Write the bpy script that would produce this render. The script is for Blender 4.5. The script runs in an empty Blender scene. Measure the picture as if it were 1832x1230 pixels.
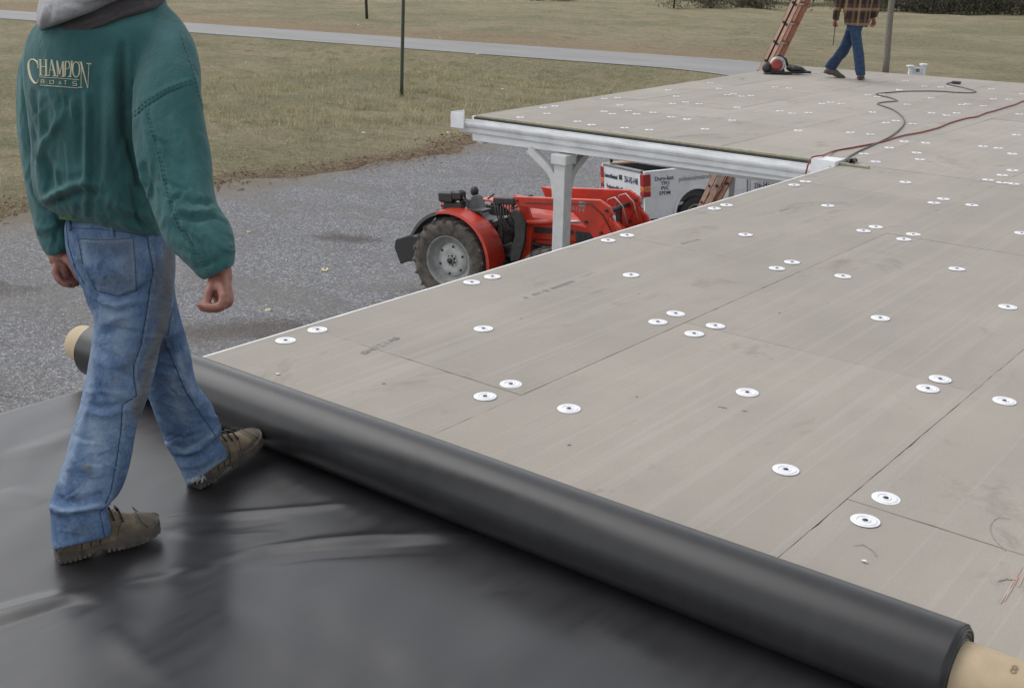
import bpy, bmesh, math, random
import numpy as np
from mathutils import Vector, Matrix
from mathutils.bvhtree import BVHTree
R_ = math.radians
scene = bpy.context.scene
col = scene.collection

# ------------------------------------------------------------------ camera
CAM = np.array([2.27654, 0.0, 1.47209])
RM = np.array([[0.7751175280995308, -0.22037063529639164, 0.5921398489644752],
               [0.6315679294804172, 0.2439285674999654, -0.7359489142653439],
               [0.017741704665154234, 0.9444234416063508, 0.32825233412604193]])
FPX = 1981.27
cd = bpy.data.cameras.new('camera'); cam = bpy.data.objects.new('camera', cd); col.objects.link(cam)
m4 = np.eye(4); m4[:3, :3] = RM; m4[:3, 3] = CAM
cam.matrix_world = Matrix(m4.tolist())
cd.sensor_width = 36; cd.lens = FPX / 1832 * 36; cd.clip_start = 0.05; cd.clip_end = 3000
scene.camera = cam

# ------------------------------------------------------------------ sky and sun (overcast)
SUN_EL, SUN_AZ = R_(54), R_(190)      # azimuth measured from +X towards +Y
w = bpy.data.worlds.new('World'); scene.world = w; w.use_nodes = True
nt = w.node_tree; nt.nodes.clear()
sky = nt.nodes.new('ShaderNodeTexSky'); sky.sky_type = 'NISHITA'; sky.sun_disc = False
sky.sun_elevation = SUN_EL; sky.sun_rotation = math.pi/2 - SUN_AZ; sky.air_density = 1.0; sky.dust_density = 1.2
hs = nt.nodes.new('ShaderNodeHueSaturation'); hs.inputs['Saturation'].default_value = 0.14
bg = nt.nodes.new('ShaderNodeBackground'); bg.inputs['Strength'].default_value = 0.15
wo = nt.nodes.new('ShaderNodeOutputWorld')
nt.links.new(sky.outputs[0], hs.inputs['Color']); nt.links.new(hs.outputs[0], bg.inputs['Color']); nt.links.new(bg.outputs[0], wo.inputs[0])
sl = bpy.data.lights.new('sun', 'SUN'); sl.energy = 0.95; sl.angle = R_(55); sl.color = (1, .97, .93)
so = bpy.data.objects.new('sun', sl); col.objects.link(so)
sd = Vector((math.cos(SUN_EL)*math.cos(SUN_AZ), math.cos(SUN_EL)*math.sin(SUN_AZ), math.sin(SUN_EL)))
so.rotation_euler = sd.to_track_quat('Z', 'Y').to_euler()
vs = scene.view_settings; vs.view_transform = 'Standard'; vs.look = 'None'; vs.exposure = 0.60; vs.gamma = 1

# ------------------------------------------------------------------ calibrated camera helpers (pixel -> place)
def _ray(px, py): return RM @ np.array([(px-916)/FPX, -(py-615)/FPX, -1.])
def at(px, py, z=0.):
    d = _ray(px, py); return CAM + d*((z-CAM[2])/d[2])
def dep(px, py, t): return CAM + _ray(px, py)*t
def pr(q):
    c = (np.asarray(q, float)-CAM) @ RM
    return np.stack([916+FPX*c[..., 0]/-c[..., 2], 615-FPX*c[..., 1]/-c[..., 2], -c[..., 2]], -1)

GZ = -3.72
def road_y(x):
    x = np.asarray(x, float); return 53.3+(x+38)*.09-.045*np.clip(x+30, 0, 14)**2-1.26*np.clip(x+16, 0, 300)
def terrain(x, y):
    x = np.asarray(x, float); y = np.asarray(y, float)
    t = np.clip((x+13)/9., 0, 1); s = .085*9*(t*t*(3-2*t)*.55 + t*.45) - .085*4
    yr = road_y(x)                        # road centre line
    u = (yr-3.6-y)                                 # metres on the near side of the road
    h = GZ + s*np.clip((40-np.abs(y-12))/15, 0, 1)*np.clip((u-.8)/8, 0, 1)
    dip = -.55*np.exp(-((u-5)/3.0)**2)*np.clip((u-.8)/3, 0, 1)
    n = .09*np.sin(x*.31+y*.17)+.06*np.sin(x*.73-y*.41+1)+.05*np.sin(y*.9+x*.2)
    g = np.clip((-22-x)/4, 0, 1)*np.clip(np.abs(y-yr)-3.8, 0, 3)/3
    far = np.clip((y-yr-8)/60, 0, 1)
    n2 = .5*np.sin(x*.035+1)*np.sin(y*.05)*far
    return h + dip*np.clip((-16-x)/6, 0, 1) + n*g + n2

# ------------------------------------------------------------------ materials
MATS = {}
def nd(t, k, **kw):
    n = t.nodes.new(k)
    for a, b in kw.items(): setattr(n, a, b)
    return n
def ramp(t, fac, stops):
    r = nd(t, 'ShaderNodeValToRGB'); e = r.color_ramp.elements
    while len(e) < len(stops): e.new(.5)
    for i, (p, c) in enumerate(stops):
        e[i].position = p; e[i].color = (*c, 1) if len(c) == 3 else c
    t.links.new(fac, r.inputs[0]); return r.outputs[0]
def coords(t, scale=(1, 1, 1), obj=True, rot=(0, 0, 0)):
    if obj: s = nd(t, 'ShaderNodeTexCoord').outputs['Object']
    else: s = nd(t, 'ShaderNodeNewGeometry').outputs['Position']
    mp = nd(t, 'ShaderNodeMapping'); mp.inputs['Scale'].default_value = scale; mp.inputs['Rotation'].default_value = rot
    t.links.new(s, mp.inputs[0]); return mp.outputs[0]
def noise(t, vec, scale, detail=4, rough=.55, dist=0):
    n = nd(t, 'ShaderNodeTexNoise'); n.inputs['Scale'].default_value = scale; n.inputs['Detail'].default_value = detail
    n.inputs['Roughness'].default_value = rough; n.inputs['Distortion'].default_value = dist
    t.links.new(vec, n.inputs['Vector']); return n.outputs['Fac']
def mixc(t, fac, a, b, mode='MIX'):
    m = nd(t, 'ShaderNodeMix', data_type='RGBA', blend_type=mode)
    for s, v in ((0, fac), (6, a), (7, b)):
        if hasattr(v, 'is_linked') or hasattr(v, 'links'): t.links.new(v, m.inputs[s])
        elif s == 0: m.inputs[0].default_value = v
        else: m.inputs[s].default_value = (*v, 1)
    return m.outputs[2]
def math_(t, op, a, b=0.):
    m = nd(t, 'ShaderNodeMath', operation=op)
    for i, v in enumerate((a, b)):
        if hasattr(v, 'links'): t.links.new(v, m.inputs[i])
        else: m.inputs[i].default_value = v
    return m.outputs[0]
def base(name, rough=.6, metal=0., spec=.5):
    m = bpy.data.materials.new(name); m.use_nodes = True; t = m.node_tree
    b = t.nodes['Principled BSDF']; b.inputs['Roughness'].default_value = rough; b.inputs['Metallic'].default_value = metal
    b.inputs['Specular IOR Level'].default_value = spec
    MATS[name] = m; return m, t, b
def bump(t, b, h, strength=.3, dist=.01):
    n = nd(t, 'ShaderNodeBump'); n.inputs['Strength'].default_value = strength; n.inputs['Distance'].default_value = dist
    t.links.new(h, n.inputs['Height']); t.links.new(n.outputs[0], b.inputs['Normal'])
def pm(name, c1, c2=None, scale=8, rough=.6, metal=0., bs=0., bscale=60, bd=.004, obj=True, stretch=(1, 1, 1), spec=.5, lo=.35, hi=.65, rvar=.0):
    m, t, b = base(name, rough, metal, spec); c2 = c2 or tuple(x*.8 for x in c1)
    v = coords(t, stretch, obj); n = noise(t, v, scale, 6, .6)
    t.links.new(ramp(t, n, [(lo, c1), (hi, c2)]), b.inputs['Base Color'])
    if bs: bump(t, b, noise(t, v, bscale, 3), bs, bd)
    if rvar:
        r = nd(t, 'ShaderNodeMapRange'); r.inputs[3].default_value = rough-rvar; r.inputs[4].default_value = rough+rvar
        t.links.new(n, r.inputs[0]); t.links.new(r.outputs[0], b.inputs['Roughness'])
    return m

WHITE = pm('white_paint', (.74, .75, .76), (.62, .63, .64), 3, .42, rvar=.1)
WHITE_AL = pm('white_gutter_metal', (.78, .79, .80), (.62, .63, .64), 5, .35, rvar=.1)
POSTM = pm('post_paint', (.62, .62, .615), (.50, .50, .495), 6, .5, bs=.1)
GAPSHADE = pm('gap_shade_strip', (.035, .035, .033), (.06, .06, .05), 20, .9)
SIDING = pm('wall_siding', (.5, .5, .48), (.44, .44, .42), 2, .5)
PLYWD = pm('roof_deck_wood', (.25, .18, .11), (.2, .14, .09), 10, .8)
FOAM = pm('foam_edge', (.36, .34, .25), (.27, .25, .18), 30, .9, bs=.3)
PLATE = pm('plate_galvanised', (.86, .86, .89), (.74, .74, .78), 30, .3, .0, rvar=.1)
PLATEG = pm('plate_groove_grey', (.66, .66, .70), (.56, .56, .60), 30, .4)
SCREW = pm('screw_head', (.03, .03, .035), (.06, .06, .06), 200, .5)
INK = pm('printing_ink', (.20, .185, .165), (.31, .29, .26), 160, .9, lo=.45, hi=.6)
CARD = pm('cardboard', (.46, .36, .24), (.38, .295, .19), 14, .75, bs=.15, bscale=80)
BLACKP = pm('black_plastic', (.022, .022, .024), (.04, .04, .04), 30, .5, bs=.1)
BLACKM = pm('black_metal', (.018, .019, .02), (.045, .042, .04), 14, .5, .0, bs=.1)
RED = pm('orange_red_paint', (.60, .045, .02), (.36, .035, .02), 3.5, .36, rvar=.1)
REDDUST = pm('dusty_red_paint', (.45, .05, .03), (.32, .05, .035), 9, .5, rvar=.1)
TYRE = pm('tyre_rubber', (.05, .046, .042), (.14, .12, .10), 9, .85, bs=.4, bscale=40)
TYRE2 = pm('truck_tyre', (.022, .022, .022), (.05, .047, .043), 12, .8, bs=.2)
RIM = pm('rim_grey', (.34, .34, .335), (.22, .22, .215), 8, .5, bs=.1)
RIMDARK = pm('rim_inner', (.18, .18, .175), (.10, .10, .10), 8, .6)
CHROME = pm('chrome', (.5, .5, .5), (.3, .3, .3), 20, .3, 1.)
SEATM = pm('seat_vinyl', (.06, .063, .068), (.10, .10, .105), 12, .42)
TRUCKW = pm('truck_white', (.66, .67, .68), (.55, .56, .57), 2.5, .25, rvar=.05)
TRIMG = pm('truck_grey_trim', (.16, .165, .17), (.11, .11, .12), 12, .5)
GLASS = pm('dark_glass', (.02, .022, .025), (.03, .03, .035), 3, .08)
LAMPR = pm('lamp_red', (.34, .012, .015), (.22, .01, .012), 30, .2)
LAMPO = pm('lamp_amber', (.62, .16, .02), (.5, .1, .02), 30, .2)
LETTER = pm('navy_lettering', (.012, .014, .05), (.02, .02, .06), 10, .5)
LETTERG = pm('grey_lettering', (.22, .23, .25), (.28, .28, .30), 10, .5)
FIBER = pm('ladder_orange_fibreglass', (.52, .12, .05), (.36, .09, .05), 8, .5, rvar=.1)
FIBERIN = pm('ladder_rail_inner', (.56, .38, .29), (.44, .28, .20), 9, .6)
ALU = pm('aluminium', (.45, .45, .45), (.32, .32, .32), 20, .4, .7)
HOSER = pm('red_hose', (.26, .03, .02), (.16, .025, .02), 8, .5)
CORDG = pm('grey_cord', (.05, .05, .05), (.14, .14, .13), 1.2, .6)
POLEWOOD = pm('weathered_pole_wood', (.22, .20, .17), (.12, .11, .09), 14, .9, bs=.5, bscale=30, stretch=(4, 4, .4))
POLEGREEN = pm('green_painted_pole', (.028, .045, .03), (.05, .06, .04), 6, .6, stretch=(1, 1, .3))
POLEDARK = pm('dark_pole_wood', (.06, .05, .04), (.035, .03, .025), 8, .9)
SKIN = pm('weathered_skin', (.30, .135, .10), (.19, .072, .055), 45, .5, bs=.35, bscale=160, bd=.002)
HAIR = pm('grey_brown_hair', (.08, .06, .045), (.13, .11, .09), 60, .8, bs=.5, bscale=200)
HOODL = pm('heather_grey_fleece', (.34, .34, .36), (.26, .26, .28), 120, .95, bs=.3, bscale=260, bd=.002)
HOODD = pm('charcoal_fleece', (.045, .04, .045), (.065, .06, .062), 90, .95, bs=.3, bscale=260, bd=.002)
THREADC = pm('cream_embroidery', (.64, .60, .44), (.52, .49, .35), 150, .7, bs=.3, bscale=500, bd=.001)
GREENSH = pm('green_undershirt', (.05, .12, .035), (.04, .09, .03), 40, .9)
STITCHJ = pm('jacket_stitching', (.014, .055, .056), (.02, .07, .07), 60, .9)
STITCHD = pm('denim_stitching', (.22, .27, .34), (.13, .18, .26), 150, .9)
SEAMD = pm('denim_seam_dark', (.012, .025, .06), (.03, .06, .13), 90, .9)  # dark blue lines along seams and pocket edges
BOOTT = pm('tan_suede', (.17, .135, .085), (.085, .065, .045), 26, .85, bs=.4, bscale=120, bd=.003)
BOOTB = pm('brown_boot_leather', (.07, .055, .042), (.11, .09, .065), 30, .75, bs=.3, bscale=120, bd=.002)
SOLE = pm('boot_sole_rubber', (.05, .042, .035), (.11, .095, .075), 30, .85, bs=.4, bscale=90)
LACE = pm('dark_lace', (.02, .017, .015), (.03, .03, .03), 60, .8)
FRAY = pm('frayed_denim_thread', (.55, .58, .6), (.4, .44, .5), 60, .9)
BARK = pm('bark', (.09, .075, .06), (.05, .04, .032), 6, .95)
BRUSH = pm('brush_foliage', (.085, .085, .052), (.15, .13, .085), .9, .95, obj=False)
BRUSHD = pm('dark_brush_foliage', (.05, .055, .038), (.10, .09, .065), .8, .95, obj=False)
STRAW = pm('dry_grass_blade', (.52, .45, .29), (.28, .27, .15), .8, .95, obj=False)
SCRAP = pm('foam_scrap', (.75, .70, .48), (.6, .55, .38), 40, .9, bs=.3)
SCRAPW = pm('white_scrap', (.75, .75, .72), (.6, .6, .58), 40, .9)
SPRAY = pm('faded_red_spray', (.42, .26, .21), (.38, .32, .28), 14, .95, lo=.4, hi=.52)
LIMESOLE = pm('lime_trim', (.10, .16, .03), (.05, .08, .02), 30, .7)
TOOLRED = pm('tool_red', (.28, .035, .025), (.16, .025, .02), 20, .5)
JEAN2 = pm('dark_blue_denim', (.032, .068, .14), (.016, .034, .08), 18, .9, bs=.3, bscale=120)

def mk_membrane(name, k, spec):
    m, t, b = base(name, .36, 0., spec)
    v = coords(t, (1, 1, 1), False); n = noise(t, v, 2.2, 5, .6); d = noise(t, coords(t, (9, 1.2, 1), False), 3, 4, .6)
    f = math_(t, 'ADD', math_(t, 'MULTIPLY', n, .6), math_(t, 'MULTIPLY', d, .4))
    t.links.new(ramp(t, f, [(.35, (.021*k, .021*k, .0232*k)), (.68, (.033*k, .033*k, .0352*k))]), b.inputs['Base Color'])
    r = nd(t, 'ShaderNodeMapRange'); r.inputs[1].default_value = .3; r.inputs[2].default_value = .7; r.inputs[3].default_value = .25; r.inputs[4].default_value = .40
    t.links.new(f, r.inputs[0]); t.links.new(r.outputs[0], b.inputs['Roughness'])
    fine = noise(t, v, 420, 2); bump(t, b, fine, .10, .001)
    return m
MEMB = mk_membrane('black_rubber_membrane', .95, .36); SHEET = mk_membrane('black_rubber_sheet', 1.05, .62)  # sheet slightly lighter and glossier than the roll

def mk_board():
    m, t, b = base('coated_glass_facer', .88, spec=.3)
    v = coords(t, (1, 1, 1), False)
    info = nd(t, 'ShaderNodeObjectInfo')
    big = noise(t, v, 1.3, 5, .6); fine = noise(t, v, 240, 3, .7); mid = noise(t, coords(t, (2.0, .6, 1), False), 2.6, 7, .7, .8)
    c = ramp(t, big, [(.3, (.378, .344, .304)), (.7, (.312, .284, .252))])
    c = mixc(t, ramp(t, mid, [(.50, (0, 0, 0)), (.78, (.55, .55, .55))]), c, (.275, .252, .228))
    c = mixc(t, ramp(t, fine, [(.32, (0, 0, 0)), (.70, (.6, .6, .6))]), c, (.228, .209, .187))
    # facer ribs running with the board
    wv = nd(t, 'ShaderNodeTexNoise'); wv.inputs['Scale'].default_value = 7.5; wv.inputs['Detail'].default_value = 3
    t.links.new(coords(t, (1, .012, 1), False), wv.inputs['Vector'])
    rib = ramp(t, wv.outputs['Fac'], [(.47, (0, 0, 0)), (.50, (1, 1, 1)), (.53, (0, 0, 0))])
    rg = noise(t, coords(t, (1, .4, 1), False), 2.0, 3)
    c = mixc(t, math_(t, 'MULTIPLY', rib, math_(t, 'MULTIPLY', rg, .30)), c, (.44, .415, .38))
    # smudges and footmarks
    sm = noise(t, coords(t, (1, .7, 1), False), 2.1, 8, .72, .6)
    c = mixc(t, ramp(t, sm, [(.575, (0, 0, 0)), (.68, (.72, .72, .72))]), c, (.205, .185, .16))
    vo = nd(t, 'ShaderNodeTexVoronoi'); vo.inputs['Scale'].default_value = 3.5; t.links.new(v, vo.inputs['Vector'])
    c = mixc(t, ramp(t, vo.outputs['Distance'], [(.018, (.9, .9, .9)), (.03, (0, 0, 0))]), c, (.08, .06, .045))
    br = nd(t, 'ShaderNodeMapRange'); br.inputs[3].default_value = .93; br.inputs[4].default_value = 1.05
    t.links.new(info.outputs['Random'], br.inputs[0])
    cc = nd(t, 'ShaderNodeVectorMath', operation='SCALE'); t.links.new(c, cc.inputs[0]); t.links.new(br.outputs[0], cc.inputs['Scale'])
    t.links.new(cc.outputs[0], b.inputs['Base Color'])
    h = math_(t, 'ADD', math_(t, 'MULTIPLY', fine, .35), math_(t, 'MULTIPLY', rib, .5)); bump(t, b, h, .35, .002)
    return m
BOARD = mk_board()

def mk_jacket():
    m, t, b = base('teal_canvas', .92, spec=.25)
    v = coords(t, (1, 1, 1), False); n = noise(t, v, 9, 6, .65); f = noise(t, v, 420, 2)
    c = ramp(t, n, [(.3, (.021, .080, .084)), (.7, (.036, .118, .122))])
    a = nd(t, 'ShaderNodeAttribute', attribute_name='pale_tone')
    c = mixc(t, a.outputs['Fac'], c, (.085, .215, .22))
    t.links.new(mixc(t, ramp(t, f, [(.35, (0, 0, 0)), (.7, (.25, .25, .25))]), c, (.055, .15, .155)), b.inputs['Base Color'])
    bump(t, b, math_(t, 'ADD', f, math_(t, 'MULTIPLY', noise(t, coords(t, (1, 1, .55), False), 22, 5, .6, .6), 5.)), .55, .0035); 
    b.inputs['Sheen Weight'].default_value = .15
    return m
JACKET = mk_jacket()
def mk_denim():
    m, t, b = base('washed_denim', .92, spec=.25)
    v = coords(t, (1, 1, 1), False); n = noise(t, v, 11, 7, .68); f = noise(t, v, 500, 2); st = noise(t, coords(t, (40, 40, 3), False), 6, 3)
    c = ramp(t, n, [(.32, (.030, .064, .15)), (.5, (.085, .152, .28)), (.68, (.185, .265, .385))])
    c = mixc(t, ramp(t, math_(t, 'ADD', math_(t, 'MULTIPLY', f, .5), math_(t, 'MULTIPLY', st, .5)), [(.4, (0, 0, 0)), (.65, (.3, .3, .3))]), c, (.22, .29, .38))
    a = nd(t, 'ShaderNodeAttribute', attribute_name='pale_tone'); c = mixc(t, a.outputs['Fac'], c, (.34, .42, .52))
    a2 = nd(t, 'ShaderNodeAttribute', attribute_name='dirt'); c = mixc(t, a2.outputs['Fac'], c, (.125, .12, .11))
    t.links.new(c, b.inputs['Base Color']); bump(t, b, math_(t, 'ADD', f, math_(t, 'MULTIPLY', noise(t, v, 40, 6, .65, .8), 5.)), .6, .0035)
    return m
DENIM = mk_denim()
def mk_plaid():
    m, t, b = base('brown_plaid_flannel', .95, spec=.2)
    tc = nd(t, 'ShaderNodeTexCoord'); sp = nd(t, 'ShaderNodeSeparateXYZ'); t.links.new(tc.outputs['Object'], sp.inputs[0])
    c = None
    def stripe(src, per, lo, hi, off=0):
        a = math_(t, 'FRACT', math_(t, 'ADD', math_(t, 'MULTIPLY', src, 1/per), off))
        return ramp(t, a, [(lo-.02, (0, 0, 0)), (lo, (1, 1, 1)), (hi, (1, 1, 1)), (hi+.02, (0, 0, 0))])
    hx = math_(t, 'ADD', math_(t, 'MULTIPLY', sp.outputs[0], .80), math_(t, 'MULTIPLY', sp.outputs[1], .6))
    z = sp.outputs[2]
    d1 = stripe(z, .19, .25, .7); d2 = stripe(hx, .17, .25, .7); l1 = stripe(z, .19, .42, .52); l2 = stripe(hx, .17, .40, .60)
    c = mixc(t, math_(t, 'MULTIPLY', d1, .6), (.085, .05, .042), (.014, .010, .012))
    c = mixc(t, math_(t, 'MULTIPLY', d2, .55), c, (.03, .018, .02))
    l1b = stripe(z, .19, .82, .98); l2b = stripe(hx, .17, .84, .99)
    c = mixc(t, math_(t, 'MULTIPLY', l1b, .5), c, (.32, .25, .14)); c = mixc(t, math_(t, 'MULTIPLY', l2b, .5), c, (.32, .25, .14))
    c = mixc(t, math_(t, 'MULTIPLY', l2, .3), c, (.26, .18, .10))
    t.links.new(c, b.inputs['Base Color']); return m
PLAID = mk_plaid()

def mk_ground():
    m, t, b = base('dormant_field_grass', .95, spec=.15)
    P = coords(t, (1, 1, 1), False)
    geo = nd(t, 'ShaderNodeNewGeometry'); sp = nd(t, 'ShaderNodeSeparateXYZ'); t.links.new(geo.outputs['Position'], sp.inputs[0])
    n1 = noise(t, P, .13, 6, .6); n2 = noise(t, coords(t, (1, 1.6, 1), False), .55, 7, .68); n3 = noise(t, P, 3.2, 5, .75); n4 = noise(t, P, 16, 3, .8)
    c = ramp(t, n2, [(.32, (.15, .138, .082)), (.45, (.28, .245, .15)), (.55, (.40, .345, .225)), (.64, (.26, .19, .12))])
    c = mixc(t, ramp(t, n1, [(.44, (0, 0, 0)), (.58, (.85, .85, .85))]), c, (.175, .185, .098))
    c = mixc(t, ramp(t, n3, [(.40, (0, 0, 0)), (.70, (.8, .8, .8))]), c, (.46, .40, .27))
    c = mixc(t, ramp(t, n4, [(.42, (0, 0, 0)), (.66, (.75, .75, .75))]), c, (.14, .125, .075))
    # bare brown strips: verge of the gravel and the far road shoulder
    nb = noise(t, coords(t, (1, .35, 1), False), .9, 6, .7)
    e = math_(t, 'ADD', sp.outputs[0], math_(t, 'MULTIPLY', nb, 5.0))          # x + 5*noise
    band = ramp(t, math_(t, 'MULTIPLY', math_(t, 'ADD', e, 24), .1), [(.44, (0, 0, 0)), (.62, (.75, .75, .75)), (.85, (1, 1, 1))])
    band = math_(t, 'MULTIPLY', band, ramp(t, math_(t, 'MULTIPLY', sp.outputs[1], .01), [(.38, (1, 1, 1)), (.46, (0, 0, 0))]))
    brown = ramp(t, noise(t, P, 2.3, 6, .75), [(.36, (.12, .085, .06)), (.52, (.23, .155, .105)), (.66, (.25, .22, .14))])
    c = mixc(t, band, c, brown)
    u = math_(t, 'SUBTRACT', sp.outputs[1], math_(t, 'MULTIPLY', sp.outputs[0], .09))   # y - .09x
    u = math_(t, 'ADD', u, math_(t, 'MULTIPLY', nb, 6.0))
    sh = ramp(t, math_(t, 'MULTIPLY', math_(t, 'SUBTRACT', u, 60.5), .05), [(.10, (0, 0, 0)), (.22, (.8, .8, .8)), (.45, (.5, .5, .5)), (.7, (0, 0, 0))])
    sh = math_(t, 'MULTIPLY', sh, ramp(t, math_(t, 'MULTIPLY', math_(t, 'ADD', sp.outputs[0], 60), .02), [(.55, (1, 1, 1)), (.75, (.0, .0, .0))]))
    c = mixc(t, sh, c, ramp(t, n3, [(.4, (.28, .19, .13)), (.6, (.36, .28, .18))]))
    t.links.new(c, b.inputs['Base Color'])
    bump(t, b, math_(t, 'ADD', math_(t, 'MULTIPLY', n3, 1.2), n4), 1.0, .16)
    return m
GROUND = mk_ground()
def mk_gravel():
    m, t, b = base('crushed_grey_gravel', .8, spec=.35)
    P = coords(t, (1, 1, 1), False)
    vo = nd(t, 'ShaderNodeTexVoronoi'); vo.inputs['Scale'].default_value = 36; t.links.new(P, vo.inputs['Vector'])
    sp = nd(t, 'ShaderNodeSeparateColor'); t.links.new(vo.outputs['Color'], sp.inputs[0])
    c = ramp(t, sp.outputs[0], [(.0, (.115, .117, .129)), (.45, (.20, .203, .22)), (.84, (.30, .303, .322)), (.985, (.54, .54, .55))])
    vo2 = nd(t, 'ShaderNodeTexVoronoi'); vo2.inputs['Scale'].default_value = 9; t.links.new(P, vo2.inputs['Vector'])
    sp2 = nd(t, 'ShaderNodeSeparateColor'); t.links.new(vo2.outputs['Color'], sp2.inputs[0])
    c = mixc(t, ramp(t, sp2.outputs[1], [(.93, (0, 0, 0)), (.99, (.5, .5, .5))]), c, (.30, .27, .22))
    wet = noise(t, coords(t, (.5, 1.2, 1), False, (0, 0, .6)), .62, 8, .74, .5); wet2 = noise(t, P, .16, 4, .6)
    gr = noise(t, P, 11, 5, .8)
    wetm = math_(t, 'ADD', wet, math_(t, 'MULTIPLY', math_(t, 'SUBTRACT', gr, .5), .55))
    c = mixc(t, ramp(t, wetm, [(.485, (0, 0, 0)), (.60, (.62, .62, .62))]), c, (.115, .10, .088))
    P_w = nd(t, 'ShaderNodeNewGeometry').outputs['Position']
    for (mx, my, ma, mb, mang) in ((-10.9, 9.6, 2.3, .9, .6), (-12.2, 5.2, 2.0, 1.0, .9), (-14.4, 15.2, .9, .35, .5), (-10.2, 2.6, 2.2, .8, 1.1), (-16.5, 8.0, 2.6, .7, .8)):
        mp = nd(t, 'ShaderNodeMapping', vector_type='TEXTURE'); mp.inputs['Location'].default_value = (mx, my, GZ); mp.inputs['Rotation'].default_value = (0, 0, mang); mp.inputs['Scale'].default_value = (ma, mb, 9)
        t.links.new(P_w, mp.inputs[0]); ln = nd(t, 'ShaderNodeVectorMath', operation='LENGTH'); t.links.new(mp.outputs[0], ln.inputs[0])
        dd = math_(t, 'ADD', ln.outputs['Value'], math_(t, 'MULTIPLY', math_(t, 'SUBTRACT', math_(t, 'ADD', wet, gr), 1.0), 3.2))
        c = mixc(t, ramp(t, dd, [(.35, (.8, .8, .8)), (.95, (0, 0, 0))]), c, (.088, .072, .058))
    c = mixc(t, ramp(t, wet2, [(.5, (0, 0, 0)), (.75, (.25, .25, .25))]), c, (.14, .13, .12))
    geo = nd(t, 'ShaderNodeNewGeometry'); s3 = nd(t, 'ShaderNodeSeparateXYZ'); t.links.new(geo.outputs['Position'], s3.inputs[0])
    eg = math_(t, 'ADD', s3.outputs[0], math_(t, 'MULTIPLY', noise(t, coords(t, (1, .4, 1), False), 1.1, 6, .7), 3.))
    c = mixc(t, ramp(t, math_(t, 'MULTIPLY', math_(t, 'ADD', eg, 21.5), .25), [(.62, (.95, .95, .95)), (1.0, (0, 0, 0))]), c, (.20, .165, .125))
    t.links.new(c, b.inputs['Base Color'])
    r = nd(t, 'ShaderNodeMapRange'); r.inputs[1].default_value = .45; r.inputs[2].default_value = .65; r.inputs[3].default_value = .8; r.inputs[4].default_value = .5
    t.links.new(wet, r.inputs[0]); t.links.new(r.outputs[0], b.inputs['Roughness'])
    bump(t, b, math_(t, 'ADD', vo.outputs['Distance'], math_(t, 'MULTIPLY', noise(t, P, 5, 7, .7), 1.6)), 1.0, .05)
    return m
GRAVEL = mk_gravel()
ROAD = pm('worn_asphalt', (.225, .223, .221), (.185, .183, .182), .5, .8, bs=.3, bscale=30, obj=False, stretch=(.3, 1, 1))
LINEW = pm('faded_edge_line', (.42, .42, .42), (.24, .24, .24), 2.2, .8, obj=False)

# ------------------------------------------------------------------ object helpers
def tag(o, label=None, cat=None, group=None, kind=None):
    if label: o['label'] = label
    if cat: o['category'] = cat
    if group: o['group'] = group
    if kind: o['kind'] = kind
    return o
def thing(name, loc=(0, 0, 0), label=None, cat=None, group=None, M=None):
    o = bpy.data.objects.new(name, None); col.objects.link(o)
    if M is not None:
        a = np.eye(4); a[:3, :3] = M; a[:3, 3] = loc; o.matrix_world = Matrix(a.tolist())
    else: o.location = Vector([float(c) for c in loc])
    tag(o, label, cat, group); return o
def wmat(o):
    m = o.matrix_basis.copy()
    while o.parent: o = o.parent; m = o.matrix_basis @ m
    return m
def link(name, me, parent=None, world=False, loc=None):
    """link mesh; if world, its vertices are in world space and are moved into the parent's space"""
    o = bpy.data.objects.new(name, me); col.objects.link(o)
    if parent is not None:
        o.parent = parent
        if world: me.transform(wmat(parent).inverted())
    elif loc is not None:
        me.transform(Matrix.Translation(-Vector([float(c) for c in loc]))); o.location = Vector([float(c) for c in loc])
    return o
def basis(d):
    d = np.asarray(d, float); d = d/np.linalg.norm(d)
    a = np.array([0, 0, 1.]) if abs(d[2]) < .9 else np.array([1., 0, 0])
    u = np.cross(a, d); u /= np.linalg.norm(u); return u, np.cross(d, u), d
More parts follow.
